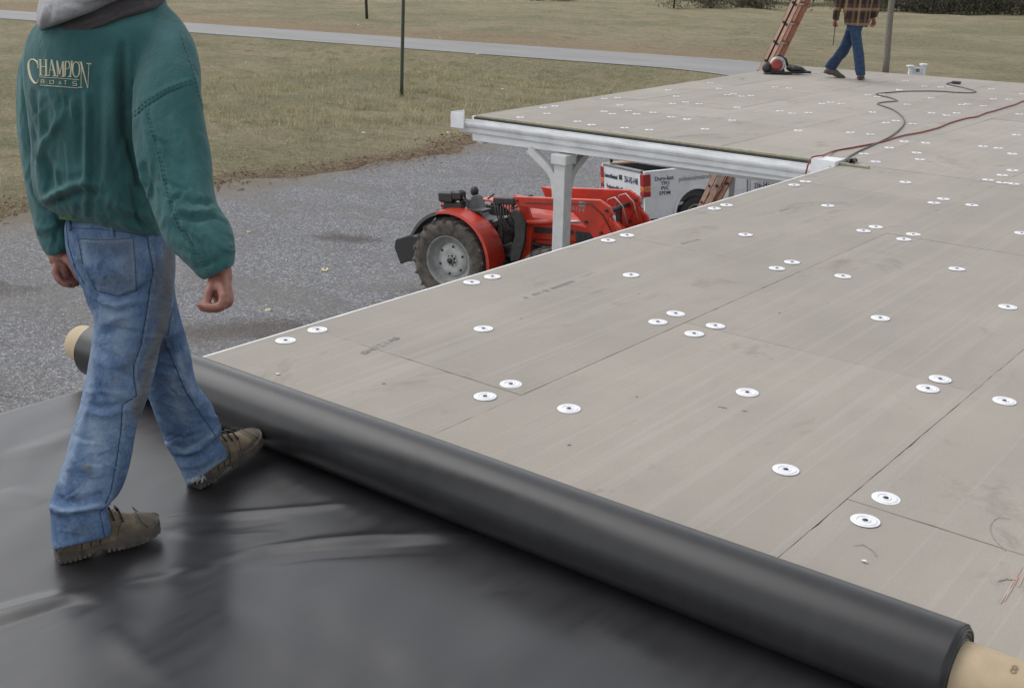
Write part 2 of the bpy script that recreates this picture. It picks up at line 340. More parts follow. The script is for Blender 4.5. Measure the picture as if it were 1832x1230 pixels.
class MB:
    def __init__(s): s.v = []; s.f = []; s.m = []; s.sm = []; s.mi = 0
    def add(s, vs, fs, smooth=False):
        o = len(s.v); s.v += [tuple(float(c) for c in p) for p in vs]
        for f in fs: s.f.append(tuple(o+i for i in f)); s.m.append(s.mi); s.sm.append(smooth)
        return s
    def box(s, lo, hi, M=None, c=0.):
        (x0, y0, z0), (x1, y1, z1) = lo, hi
        if c:   # chamfered box: three nested slabs -> convex outline
            P = []
            for z, k in ((z0, c), (z0+c, 0), (z1-c, 0), (z1, c)):
                P.append([(x0+k+c*0, y0+k, z), (x1-k, y0+k, z), (x1-k, y1-k, z), (x0+k, y1-k, z)])
            P = [np.array(r) for r in P]
            if M is not None: P = [r @ np.asarray(M[0]).T + M[1] for r in P]
            return s.loft(P, cap=True)
        vs = [(x, y, z) for z in (z0, z1) for x, y in ((x0, y0), (x1, y0), (x1, y1), (x0, y1))]
        if M is not None: vs = [np.asarray(M[0]) @ np.array(p)+M[1] for p in vs]
        return s.add(vs, [(3, 2, 1, 0), (4, 5, 6, 7), (0, 1, 5, 4), (1, 2, 6, 5), (2, 3, 7, 6), (3, 0, 4, 7)])
    def loft(s, rings, cap=True, closed=True, smooth=False):
        n = len(rings[0]); vs = [p for r in rings for p in r]; fs = []
        for i in range(len(rings)-1):
            for j in range(n if closed else n-1):
                k = (j+1) % n; fs.append((i*n+j, i*n+k, (i+1)*n+k, (i+1)*n+j))
        s.add(vs, fs, smooth)
        if cap and closed:
            s.add(list(rings[0]), [tuple(range(n-1, -1, -1))]); s.add(list(rings[-1]), [tuple(range(n))])
        return s
    def cyl(s, p0, p1, r0, r1=None, n=16, cap=True, smooth=True):
        r1 = r0 if r1 is None else r1; p0 = np.array(p0, float); p1 = np.array(p1, float); u, v, _ = basis(p1-p0)
        rs = [[p+r*(u*math.cos(a)+v*math.sin(a)) for a in np.linspace(0, 2*math.pi, n, endpoint=False)] for p, r in ((p0, r0), (p1, r1))]
        return s.loft(rs, cap, smooth=smooth)
    def tube(s, pts, r, n=8, cap=True):
        pts = [np.array(p, float) for p in pts]; rr = r if hasattr(r, '__len__') else [r]*len(pts)
        rs = []; u0 = None
        for i, p in enumerate(pts):
            d = pts[min(i+1, len(pts)-1)]-pts[max(i-1, 0)]; u, v, dd = basis(d)
            if u0 is not None:
                u = u0-dd*(u0@dd); u /= np.linalg.norm(u)+1e-9; v = np.cross(dd, u)
            u0 = u
            rs.append([p+rr[i]*(u*math.cos(a)+v*math.sin(a)) for a in np.linspace(0, 2*math.pi, n, endpoint=False)])
        return s.loft(rs, cap, smooth=True)
    def prism(s, poly, a0, a1, axis=0):
        """polygon in the other two axes (kept in order) extruded along axis from a0 to a1"""
        def P(a, q):
            l = list(q); l.insert(axis, a); return l
        poly = list(poly); ar = sum(poly[i][0]*poly[(i+1) % len(poly)][1]-poly[(i+1) % len(poly)][0]*poly[i][1] for i in range(len(poly)))
        if (ar > 0) == (axis == 1): poly = poly[::-1]
        n = len(poly); vs = [P(a0, q) for q in poly]+[P(a1, q) for q in poly]
        fs = [tuple(range(n-1, -1, -1)), tuple(range(n, 2*n))]+[(i, (i+1) % n, n+(i+1) % n, n+i) for i in range(n)]
        return s.add(vs, fs)
    def lathe(s, prof, c, ax, n=32, smooth=True, cap=False, ang=(0, 2*math.pi)):
        """profile of (radius, offset along ax)"""
        u, v, d = basis(ax); c = np.array(c, float); full = abs(ang[1]-ang[0]-2*math.pi) < 1e-6
        A = np.linspace(ang[0], ang[1], n, endpoint=not full)
        rs = [[c+d*o+r*(u*math.cos(a)+v*math.sin(a)) for a in A] for r, o in prof]
        return s.loft(rs, cap, closed=full, smooth=smooth)
    def mesh(s, name, mats):
        me = bpy.data.meshes.new(name); me.from_pydata(s.v, [], s.f)
        for m in (mats if isinstance(mats, (list, tuple)) else [mats]): me.materials.append(m)
        me.polygons.foreach_set('material_index', s.m); me.polygons.foreach_set('use_smooth', s.sm); me.update(); return me
    def build(s, name, mats, parent=None, world=False, loc=None, bevel=0., smooth=None):
        me = s.mesh(name, mats)
        bm = bmesh.new(); bm.from_mesh(me); bmesh.ops.remove_doubles(bm, verts=bm.verts, dist=1e-5); bmesh.ops.recalc_face_normals(bm, faces=bm.faces)
        bm.to_mesh(me); bm.free()
        o = link(name, me, parent, world, loc)
        if bevel:
            b = o.modifiers.new('bevel', 'BEVEL'); b.width = bevel; b.segments = 2; b.limit_method = 'ANGLE'; b.angle_limit = R_(40); b.harden_normals = False
        return o
def remesh(me, vox, smooth=4, fac=.5):
    o = bpy.data.objects.new('tmp', me); col.objects.link(o)
    r = o.modifiers.new('r', 'REMESH'); r.mode = 'VOXEL'; r.voxel_size = vox; r.use_smooth_shade = True
    if smooth:
        s = o.modifiers.new('s', 'SMOOTH'); s.iterations = smooth; s.factor = fac
    dg = bpy.context.evaluated_depsgraph_get(); out = bpy.data.meshes.new_from_object(o.evaluated_get(dg))
    bpy.data.objects.remove(o); 
    for p in out.polygons: p.use_smooth = True
    return out
def vcount(me):
    n = len(me.vertices); a = np.empty(n*3, np.float32); me.vertices.foreach_get('co', a); b = np.empty(n*3, np.float32); me.vertices.foreach_get('normal', b)
    return a.reshape(-1, 3).astype(float), b.reshape(-1, 3).astype(float)
def seg_dist(P, line):
    d = np.full(len(P), 1e9)
    for (a, b) in zip(line[:-1], line[1:]):
        a = np.array(a, float); b = np.array(b, float); ab = b-a; t = np.clip(((P-a)@ab)/(ab@ab+1e-9), 0, 1)
        d = np.minimum(d, np.linalg.norm(P-(a+t[:, None]*ab), axis=1))
    return d
def seg_taper(P, line, p=.5):
    L = [np.array(q, float) for q in line]; cum = [0.]
    for a, b in zip(L[:-1], L[1:]): cum.append(cum[-1]+np.linalg.norm(b-a))
    d = np.full(len(P), 1e9); s = np.zeros(len(P))
    for i, (a, b) in enumerate(zip(L[:-1], L[1:])):
        ab = b-a; t = np.clip(((P-a)@ab)/(ab@ab+1e-9), 0, 1); dd = np.linalg.norm(P-(a+t[:, None]*ab), axis=1); k = dd < d; d[k] = dd[k]; s[k] = (cum[i]+t[k]*(cum[i+1]-cum[i]))/cum[-1]
    return d, np.sin(np.pi*np.clip(s, 0, 1))**p
def sculpt(me, strokes, dmax=None):
    """push vertices that lie along creases seen in the photograph: (line, width px, metres)"""
    co, no = vcount(me); q = pr(co); P = q[:, :2]; view = CAM-co; view /= np.linalg.norm(view, axis=1)[:, None]
    face = np.clip((no*view).sum(1)*2.2+.1, 0, 1)
    if dmax is not None: face = face*(q[:, 2] < dmax)
    disp = np.zeros(len(co))
    for line, wd, amt in strokes:
        d, tp = seg_taper(P, line, .45); disp += amt*np.exp(-(d/wd)**2)*face*tp
    co = co+no*disp[:, None]; me.vertices.foreach_set('co', co.astype(np.float32).ravel()); me.update()
def fold_noise(me, amt, f, seed=0, ax=(1, 1, 1)):
    co, no = vcount(me); r = np.random.RandomState(seed); d = np.zeros(len(co)); c = co*np.array(ax)
    for k in range(7):
        k1 = r.randn(3); k1 /= np.linalg.norm(k1); k2 = r.randn(3); ph = r.rand()*6.28
        s = f*(.7+.25*k); d += np.sin(c@k1*s+1.4*np.sin(c@k2*s*.4+ph)+ph)/(1+.35*k)
    d = np.sign(d)*np.abs(d/3)**.85
    co = co+no*(d*amt)[:, None]; me.vertices.foreach_set('co', co.astype(np.float32).ravel()); me.update()
def paint(me, name, strokes, dmax=None):
    co, no = vcount(me); q = pr(co); a = np.zeros(len(co), np.float32)
    for line, wd, amt in strokes:
        d = seg_dist(q[:, :2], line); k = amt*np.exp(-(d/wd)**2)
        if dmax: k = k*(q[:, 2] < dmax)
        a = np.maximum(a, k)
    at_ = me.attributes.new(name, 'FLOAT', 'POINT'); at_.data.foreach_set('value', a)
def bvh(me): return BVHTree.FromPolygons([v.co.copy() for v in me.vertices], [tuple(p.vertices) for p in me.polygons])
def cast(tree, px, py, off=.0):
    d = _ray(px, py); d /= np.linalg.norm(d); h = tree.ray_cast(Vector(CAM.tolist()), Vector(d.tolist()))
    if h[0] is None: return None
    n = h[1]
    if n.dot(Vector(d.tolist())) > 0: n = -n
    return np.array(h[0]+n*off)
def resample(line, step):
    out = []
    for a, b in zip(line[:-1], line[1:]):
        n = max(1, int(math.hypot(b[0]-a[0], b[1]-a[1])/step))
        for i in range(n): out.append(tuple(a[k]+(b[k]-a[k])*i/n for k in range(len(a))))
    out.append(tuple(line[-1])); return out
def spline(line, step):
    """Catmull-Rom through the points"""
    p = [np.array(q, float) for q in line]; p = [2*p[0]-p[1]]+p+[2*p[-1]-p[-2]]; out = []
    for i in range(1, len(p)-2):
        n = max(1, int(np.linalg.norm(p[i+1]-p[i])/step))
        for k in range(n):
            t = k/n; out.append(.5*((2*p[i])+(-p[i-1]+p[i+1])*t+(2*p[i-1]-5*p[i]+4*p[i+1]-p[i+2])*t*t+(-p[i-1]+3*p[i]-3*p[i+1]+p[i+2])*t**3))
    out.append(p[-2]); return out
def surf_line(mb, tree, line, r, off=.0005, dashed=None, step=4, maxjump=.05):
    run = []; k = 0
    def flush():
        if len(run) > 1: mb.tube(run, r, 5)
    for q in resample([tuple(p) for p in line], step):
        h = cast(tree, q[0], q[1], off); k += 1
        if h is None or (run and np.linalg.norm(h-run[-1]) > maxjump) or (dashed and k % dashed[1] >= dashed[0]):
            flush(); run = []
            if h is None or (dashed and k % dashed[1] >= dashed[0]): continue
        run.append(h)
    flush()
def ring(xl, yl, xr, yr, t, th, n=28, p=2.15):
    a0 = dep(xl, yl, t); a1 = dep(xr, yr, t); c = (a0+a1)/2; a = (a1-a0)/2; d = _ray((xl+xr)/2, (yl+yr)/2); d = d/np.linalg.norm(d); b = d*th/2
    out = []
    for k in range(n):
        an = 2*math.pi*k/n; cs, sn = math.cos(an), math.sin(an)
        out.append(c+a*math.copysign(abs(cs)**(2/p), cs)+b*math.copysign(abs(sn)**(2/p), sn))
    return out
def rings(secs, shrink=1., sub=4, **kw):
    S = spline([tuple(map(float, s)) for s in secs], 1e9) if sub == 1 else None
    p = [np.array(s, float) for s in secs]; p = [2*p[0]-p[1]]+p+[2*p[-1]-p[-2]]; o = []
    for i in range(1, len(p)-2):
        for k in range(sub):
            t = k/sub; o.append(.5*((2*p[i])+(-p[i-1]+p[i+1])*t+(2*p[i-1]-5*p[i]+4*p[i+1]-p[i+2])*t*t+(-p[i-1]+3*p[i]-3*p[i+1]+p[i+2])*t**3))
    o.append(p[-2]); out = []
    for s in o:
        xl, yl, xr, yr, t, th = s
        if shrink != 1.:
            cx, cy = (xl+xr)/2, (yl+yr)/2; xl, xr = cx+(xl-cx)*shrink, cx+(xr-cx)*shrink; yl, yr = cy+(yl-cy)*shrink, cy+(yr-cy)*shrink; th *= shrink
        out.append(ring(xl, yl, xr, yr, t, th, **kw))
    return out
FONTCACHE = {}
def text_mesh(s, size, mat, M, name, parent, extrude=.001, world=False, sx=1., bold=0.):
    cu = bpy.data.curves.new('t', 'FONT'); cu.body = s; cu.size = size; cu.extrude = extrude; cu.align_x = 'LEFT'; cu.align_y = 'BOTTOM_BASELINE'; cu.resolution_u = 3; cu.offset = bold*size
    o = bpy.data.objects.new('t', cu); col.objects.link(o); dg = bpy.context.evaluated_depsgraph_get()
    me = bpy.data.meshes.new_from_object(o.evaluated_get(dg)); bpy.data.objects.remove(o)
    me.transform(Matrix.Diagonal((sx, 1, 1, 1))); me.transform(M); me.materials.clear(); me.materials.append(mat)
    return link(name, me, parent, world)
def frame4(o, X, Y):
    X = np.array(X, float); Y = np.array(Y, float); X /= np.linalg.norm(X); Z = np.cross(X, Y); Z /= np.linalg.norm(Z); Y = np.cross(Z, X)
    m = np.eye(4); m[:3, 0] = X; m[:3, 1] = Y; m[:3, 2] = Z; m[:3, 3] = o; return Matrix(m.tolist())

# ================================================================== THE SETTING
def grid_mesh(name, xs, ys, zf, mat, skirt=None):
    X, Y = np.meshgrid(xs, ys); Z = zf(X, Y); n, m = X.shape
    v = np.stack([X, Y, Z], -1).reshape(-1, 3); i = np.arange(n*m).reshape(n, m)
    f = np.stack([i[:-1, :-1], i[:-1, 1:], i[1:, 1:], i[1:, :-1]], -1).reshape(-1, 4)
    me = bpy.data.meshes.new(name); me.from_pydata(v.tolist(), [], f.tolist()); me.materials.append(mat)
    for p in me.polygons: p.use_smooth = True
    return me
xs = np.concatenate([np.linspace(-900, -130, 30)[:-1], np.linspace(-130, -50, 110)[:-1], np.linspace(-50, -2, 190)[:-1], np.linspace(-2, 400, 20)])
ys = np.concatenate([np.linspace(-200, -4, 20)[:-1], np.linspace(-4, 80, 260)[:-1], np.linspace(80, 180, 60)[:-1], np.linspace(180, 1200, 25)])
tag(link('ground', grid_mesh('ground', xs, ys, terrain, GROUND)), kind='structure')
def road_grid(name, off0, off1, dz, mat, n=3):
    xx = np.linspace(-400, 200, 601); oo = np.linspace(off0, off1, n)
    X, O = np.meshgrid(xx, oo); Y = road_y(X)+O; Z = GZ + dz + 0*X
    v = np.stack([X, Y, Z], -1).reshape(-1, 3); i = np.arange(X.size).reshape(X.shape)
    f = np.stack([i[:-1, :-1], i[:-1, 1:], i[1:, 1:], i[1:, :-1]], -1).reshape(-1, 4)
    me = bpy.data.meshes.new(name); me.from_pydata(v.tolist(), [], f.tolist()); me.materials.append(mat); return me
tag(link('road', road_grid('road', -3.7, 3.7, .03, ROAD)), kind='structure')
tag(link('road_edge_line', road_grid('road_edge_line', -3.45, -3.33, .034, LINEW, 2)), kind='structure')
def gravel_edge(y): return -20.6+.5*math.sin(y*.35)+.25*math.sin(y*1.3+1)+.12*math.sin(y*3.1)
yy = np.linspace(-60, 46, 700); tt = np.linspace(0, 1, 60)**1.4
GX = np.array([[gravel_edge(y)+(t*(14-gravel_edge(y))) for t in tt] for y in yy]); GY = np.repeat(yy[:, None], 60, 1)
Zg = terrain(GX, GY)+.02
rs_ = np.random.RandomState(3)
Zg = Zg+.012*np.sin(GX*2.1+GY*.6)*np.sin(GY*1.3)
v = np.stack([GX, GY, Zg], -1).reshape(-1, 3); i = np.arange(GX.size).reshape(GX.shape)
f = np.stack([i[:-1, :-1], i[:-1, 1:], i[1:, 1:], i[1:, :-1]], -1).reshape(-1, 4)
me = bpy.data.meshes.new('gravel_yard'); me.from_pydata(v.tolist(), [], f.tolist()); me.materials.append(GRAVEL)
tag(link('gravel_yard', me), kind='structure')

# dry grass: blades in tufts on the bank (nobody could count them)
rng = np.random.RandomState(5)
def blades(name, n, xr, yr_, hh, ww, clump=0.):
    x = rng.uniform(*xr, n); y = rng.uniform(*yr_, n)
    if clump:
        k = rng.randint(0, int(n/55), n); cx = rng.uniform(*xr, int(n/55)); cy = rng.uniform(*yr_, int(n/55))
        x = cx[k]+rng.randn(n)*clump; y = cy[k]+rng.randn(n)*clump*.6
    ok = (np.abs(y-road_y(x)) > 3.9) & (x < -21.2+.0*y); x = x[ok]; y = y[ok]; n = len(x)
    z = terrain(x, y); h = hh*(.4+rng.rand(n)*.9); an = rng.rand(n)*3.14; lx = rng.randn(n)*.45*h; ly = rng.randn(n)*.45*h; wd = ww*(.6+rng.rand(n)*.8)
    a = np.stack([x-np.cos(an)*wd, y-np.sin(an)*wd, z-.02], -1); b = np.stack([x+np.cos(an)*wd, y+np.sin(an)*wd, z-.02], -1); c = np.stack([x+lx, y+ly, z+h], -1)
    V = np.stack([a, b, c], 1).reshape(-1, 3); me = bpy.data.meshes.new(name); me.vertices.add(n*3); me.vertices.foreach_set('co', V.astype(np.float32).ravel())
    me.loops.add(n*3); me.loops.foreach_set('vertex_index', np.arange(n*3, dtype=np.int32)); me.polygons.add(n); me.polygons.foreach_set('loop_start', np.arange(0, n*3, 3, dtype=np.int32))
    me.update(calc_edges=True); me.validate(); me.materials.append(STRAW); o = link(name, me); tag(o, kind='stuff'); return o
tag(blades('short_grass', 90000, (-52, -21), (8, 50), .075, .010), 'short dry field grass between the gravel yard and the road', 'grass')
tag(blades('tall_grass', 16000, (-42, -24), (22, 46), .24, .012, .38), 'taller straw coloured grass tufts on the bank below the road', 'grass')

# ------------------------------------------------------------------ poles
def pole(name, px, py, tx, ty, r0, r1, mat, L, label, cat):
    b = at(px, py, GZ); b[2] = float(terrain(b[0], b[1]))-.1
    d0 = (b-CAM)@(-RM[:, 2]); tp = dep(tx, ty, d0-1.2) ; d = (tp-b)/np.linalg.norm(tp-b); d = d/d[2]
    t = thing(name, b, label, cat)
    m = MB(); n = 9; m.tube([b+d*L*k/n+np.array([.02*math.sin(k*1.7), .02*math.cos(k*2.1), 0])*(r0*4) for k in range(n+1)], [r0+(r1-r0)*k/n for k in range(n+1)], 14)
    m.build('shaft', mat, t, True); return t, b, d
t_, b_, d_ = pole('green_pole', 718, 160, 721.5, 2, .075, .065, POLEGREEN, 6.5, 'slim dark green pole standing in the grass below the road', 'pole')
m = MB(); m.cyl(b_+d_*6.5, b_+d_*6.58, .085, .05); m.build('pole_cap', POLEGREEN, t_, True)
t_, b_, d_ = pole('roadside_pole', 656.3, 35, 655, 1, .13, .11, POLEDARK, 8, 'short dark wooden pole beyond the far side of the road, nearer the field', 'pole')
m = MB(); m.box((-.8, -.06, 7.3), (.8, .06, 7.45), (np.eye(3), b_)); m.build('crossarm', POLEDARK, t_, True)
t_, b_, d_ = pole('utility_pole', 1583, 140, 1595.5, 0, .165, .12, POLEWOOD, 9, 'weathered grey leaning wooden utility pole right behind the far worker in plaid', 'utility pole')
m = MB(); m.box((-1.1, -.06, 8.0), (1.1, .06, 8.16), (np.eye(3), b_+d_*0+np.array([d_[0]*8, d_[1]*8, 0]))); m.build('crossarm', POLEWOOD, t_, True)

# ------------------------------------------------------------------ distant trees and brush
def tree(name, x, y, h, wdt, dens, label, fol, seed, cat, trunk=.12):
    r = random.Random(seed); nr = np.random.RandomState(seed); z0 = float(terrain(x, y)); t = thing(name, (x, y, z0), label, cat, 'trees along the far edge of the field')
    m = MB(); th = h*.42
    m.tube([(x, y, z0-.2), (x+.1*r.uniform(-1, 1), y, z0+th*.5), (x+.25*r.uniform(-1, 1), y, z0+th)], [trunk, trunk*.8, trunk*.6], 8)
    tips = []
    for k in range(9):
        a = r.uniform(0, 6.28); el = r.uniform(.35, 1.2); L = h*r.uniform(.35, .6); zb = z0+h*r.uniform(.03, .42)
        p0 = np.array([x, y, zb]); d = np.array([math.cos(a)*math.cos(el)*wdt/h*1.6, math.sin(a)*math.cos(el)*wdt/h*1.6, math.sin(el)]); p1 = p0+d*L*.5; p2 = p0+d*L+np.array([0, 0, .2])
        m.tube([p0, p1, p2], [trunk*.5, trunk*.3, trunk*.12], 6); tips += [p1, p2]
        for j in range(3):
            q = p1+(p2-p1)*r.random(); e = q+np.array([r.uniform(-1, 1), r.uniform(-1, 1), r.uniform(.1, 1.)])*h*.13; m.tube([q, e], [trunk*.16, trunk*.06], 5); tips.append(e)
    m.build('trunk', BARK, t, True)
    n = int(dens); V = []; ck = nr.randint(0, len(tips), n); T = np.array(tips); c = T[ck]+nr.randn(n, 3)*np.array([wdt*.16, wdt*.16, h*.10])
    low = nr.rand(n) < .4; c[low] = np.stack([x+nr.randn(low.sum())*wdt*.33, y+nr.randn(low.sum())*wdt*.33, z0+nr.rand(low.sum())*h*.5], -1)
    c[:, 2] = np.maximum(c[:, 2], z0+.03); s = (.05+nr.rand(n)*.11)[:, None]
    a = nr.randn(n, 3); b = nr.randn(n, 3); a /= np.linalg.norm(a, axis=1)[:, None]; b /= np.linalg.norm(b, axis=1)[:, None]; a[:, 2] *= 1.3
    P = np.stack([c-a*s, c+b*s*.5, c+a*s, c-b*s*.5], 1).reshape(-1, 3)
    me = bpy.data.meshes.new('crown'); me.from_pydata(P.tolist(), [], np.arange(n*4).reshape(-1, 4).tolist()); me.materials.append(fol); link('crown', me, t, True)
specs = [ # px, py of the foot, height, width, density, kind
 (965, 3, 1.2, 3.0, 900, 0), (1010, 5, 1.1, 2.8, 900, 0), (1205, 19, 6.5, 3.0, 2600, 1), (1272, 19, 2.6, 3.4, 3200, 2), (1362, 18, 3.2, 3.6, 3800, 2), (1316, 17, 1.2, 3.0, 1000, 0),
 (1430, 19, 5.5, 2.4, 2200, 1), (1530, 20, 2.2, 4.2, 2600, 0), (1575, 19, 2.6, 3.2, 3000, 0), (1622, 20, 3.0, 4.0, 4600, 3), (1660, 21, 3.6, 4.4, 5600, 3),
 (1700, 22, 3.4, 4.2, 5600, 3), (1742, 23, 4.0, 4.6, 6200, 3), (1785, 24, 3.6, 4.4, 6200, 3), (1826, 26, 4.2, 4.8, 6200, 3), (1870, 27, 4.0, 4.8, 4200, 3)]
places = ['leftmost, low by the top edge', 'low, second from the left', 'thin and bare, left of the round bush', 'round, left of the orange ladder top', 'round, just left of the orange ladder top', 'tiny, between the two round bushes',
 'thin, right behind the orange ladder', 'low, behind the plaid worker', 'pale, behind the utility pole', 'just right of the utility pole', 'second right of the utility pole', 'third right of the utility pole', 'fourth right of utility pole', 'fifth right of the utility pole', 'at the right edge of the photo', 'last, past the right edge of the photo']
kinds = [('low_shrub', 'low olive brown shrub', 'shrub', BRUSH), ('bare_tree', 'small bare winter tree', 'tree', BRUSH), ('round_bush', 'round leafless bush', 'bush', BRUSH), ('dense_thicket', 'dense dark brush clump', 'bush', BRUSHD)]
for i_, (px, py, h_, w_, dn, k_) in enumerate(specs):
    q = at(px, py, GZ); kn = kinds[k_]
    tree(kn[0], q[0], q[1], h_, w_, dn, f'{kn[1]} at the field edge, {places[i_]}', kn[3], 40+i_, kn[2])
n = 60000; x = rng.uniform(-150, 20, n); y = 157+rng.rand(n)*14+.02*x; c = np.stack([x, y, GZ+.2+rng.rand(n)**.7*(2.2+1.5*np.clip((x+62)/25, -.8, 1.2))], -1); keep = (x > -95)
c = c[keep]; n = len(c); s = (.12+rng.rand(n)*.25)[:, None]; a = rng.randn(n, 3); b = rng.randn(n, 3)
P = np.stack([c-a*s*.6, c+b*s*.4, c+a*s*.6, c-b*s*.4], 1).reshape(-1, 3)
me = bpy.data.meshes.new('woodland'); me.from_pydata(P.tolist(), [], np.arange(n*4).reshape(-1, 4).tolist()); me.materials.append(BRUSH)
tag(link('woodland', me), 'thin grey brown scrub wood behind the far field edge', 'wood', kind='stuff')

# ================================================================== THE BUILDING AND ITS ROOF
bld = thing('low_building', (-1, 0, GZ), 'white trimmed low building whose flat roof of tan boards is being covered', 'building')
XE = -1.168; YC = 8.42; YF = 16.3; XL = -5.02
def xle(y): return XL-.0465*(y-YC)      # the canopy's left edge runs slightly out of square
m = MB(); m.box((-.95, -6, GZ-.6), (8, YF-.4, -.22)); m.build('wall', SIDING, bld, True)
m = MB(); m.box((XE+.005, -7, -.20), (9, YC, -.058)); m.prism([(XL+.01, YC), (9, YC), (9, YF-.005), (xle(YF)+.01, YF-.005)], -.20, -.058, 2); m.build('roof_deck', PLYWD, bld, True)
m = MB(); m.box((XE-.020, -7, -.24), (XE-.002, YC-.15, -.004)); m.build('drip_edge', WHITE_AL, bld, True, bevel=.003)
m = MB(); m.prism([(XL-.03, YC-.02), (XL-.002, YC-.02), (xle(YF)-.002, YF), (xle(YF)-.03, YF)], -.2, -.01, 2); m.box((xle(YF), YF+.0, -.2), (9, YF+.03, -.012)); m.build('far_trim', WHITE_AL, bld, True, bevel=.003)
m = MB(); m.box((XE-.14, -7, GZ+3.3), (-.94, YC-.2, -.24)); m.build('soffit', WHITE, bld, True)
# insulation boards
cols = [(XE, 0.0, [-7, -1.651, .619, 2.889, 5.159, 7.43, 8.42, 9.98, 12.1, 14.45, 16.3]),
        (0.0, 1.2192, [-7, -.516, 1.754, 4.024, 6.29, 8.47, 10.05, 12.2, 14.4, 16.3]),
        (1.2192, 2.4384, [-7, .619, 2.889, 5.159, 7.43, 9.7, 11.97, 14.2, 16.3]),
        (2.4384, 3.6576, [-7, 1.754, 4.024, 6.29, 8.5, 10.8, 13.1, 16.3]),
        (3.6576, 4.8768, [-7, .619, 2.889, 5.159, 7.43, 9.7, 12., 14.2, 16.3]), (4.8768, 9., [-7, 2, 6, 10, 13, 16.3]),
        (-2.29, XE, [8.45, 10.02, 12.27, 14.5, 16.3]), (-3.44, -2.29, [8.45, 10.0, 10.92, 13.3, 16.3]),
        (-4.58, -3.44, [8.45, 9.93, 10.72, 12.9, 15.1, 16.3]), (XL, -4.58, [8.45, 10.68, 13.0, 15.3, 16.3])]
rb = random.Random(8); boards = []
for ci, (x0, x1, ysl) in enumerate(cols):
    for y0, y1 in zip(ysl[:-1], ysl[1:]):
        g = lambda: rb.uniform(.0005, .0017)
        X0, X1, Y0, Y1 = x0+g(), x1-g(), y0+g(), y1-g()
        if y0 < 8.42: X0, X1, Y0, Y1 = x0+g(), x1-g(), y0+g(), y1-g()
        else: k = .0015; X0 += k; Y0 += k
        dz = [rb.uniform(-.0015, .0015) for _ in range(4)]
        # ragged top edges: subdivided rim
        n1 = max(2, int((Y1-Y0)/.05)); n2 = max(2, int((X1-X0)/.05)); j = lambda: rb.uniform(-.0009, .0009)+(rb.uniform(-.004, 0.) if rb.random() < .06 else 0)
        per = [(X0+(X1-X0)*i/n2, Y0-j()) for i in range(n2)]+[(X1+j(), Y0+(Y1-Y0)*i/n1) for i in range(n1)]+[(X1-(X1-X0)*i/n2, Y1+j()) for i in range(n2)]+[(X0-j(), Y1-(Y1-Y0)*i/n1) for i in range(n1)]
        if x0 == XL: per = [(x+(xle(y)-XL)*(X1-x)/(X1-X0), y) for x, y in per]
        m = MB(); m.mi = 0
        def zz(x, y): u = (x-X0)/(X1-X0); v_ = (y-Y0)/(Y1-Y0); return (dz[0]*(1-u)+dz[1]*u)*(1-v_)+(dz[2]*(1-u)+dz[3]*u)*v_
        N = len(per); top = [(x, y, zz(x, y)) for x, y in per]; bot = [(x, y, -.055) for x, y in per]
        m.add(top, [tuple(range(N))]); m.mi = 1; m.add(top+bot, [(i, N+i, N+(i+1) % N, (i+1) % N) for i in range(N)])
        me = m.mesh('insulation_board', [BOARD, FOAM]); o = link('insulation_board', me, bld, True); boards.append((x0, x1, y0, y1, o))
def board_at(x, y):
    for b in boards:
        if (xle(y) if b[0] == XL else b[0]) <= x <= b[1] and b[2] <= y <= b[3]: return b[4]
    return None
m = MB(); m.box((XE+.003, YC-.004, -.05), (9, YC-.0005, -.002)); # seam filler foam strip
m = MB(); m.box((XL+.01, YC-.006, -.04), (XE-.002, YC+.027, .0025)); m.build('foam_edge_strip', FOAM, bld, True, bevel=.004)
m = MB(); m.box((XE-.02, YC-.12, .001), (XE+.24, YC-.09, .020)); m.build('foam_offcut', FOAM, bld, True, bevel=.004)
# fastening plates (screwed to their boards)
def plate_mesh():
    m = MB(); R0 = .041; prof = [(R0, 0), (R0, .0010), (R0*.96, .0016), (R0*.80, .0012), (R0*.76, .0026), (R0*.60, .0028), (R0*.55, .0012), (R0*.40, .0012), (R0*.34, .0028), (R0*.22, .0024), (R0*.19, -.001)]
    m.lathe([(r, z+.0004) for r, z in prof], (0, 0, 0), (0, 0, 1), 28, True); m.mi = 1
    m.lathe([(R0*.185, .0005), (R0*.185, .004), (R0*.10, .0055), (.0004, .0055)], (0, 0, 0), (0, 0, 1), 12, True)
    m.mi = 2
    for a_, z_ in ((.78, .0022), (.575, .0023), (.37, .0023)): m.lathe([(R0*(a_+.022), z_-.0003), (R0*a_, z_+.0010), (R0*(a_-.022), z_-.0003)], (0, 0, 0), (0, 0, 1), 28, True)
    return m.mesh('fastening_plate', [PLATE, SCREW, PLATEG])
PM_ = plate_mesh()
near = [(511,609),(568,590),(865,588),(914,687),(868,709),(1018,731),(844,505),(881,495),(1129,492),(1088,430),(1122,421),(1209,561),(1177,576),(1280,583),(1242,597),(1337,702),(1406,840),(1585,891),(1548,931),(1682,678),(1660,695),(1797,717),(1575,569),(1803,549),(1508,494),(1712,481),(1417,469),(1390,480),(1334,420),(1545,413),(1567,406),(1634,419),(1617,428),(1828,417),(1481,368),(1278,373),(1300,367),(1421,331),(1441,325),(1620,326),(1671,363),(1688,356),(1739,367),(1768,322),(1793,327),(1811,305),(1814,329)]
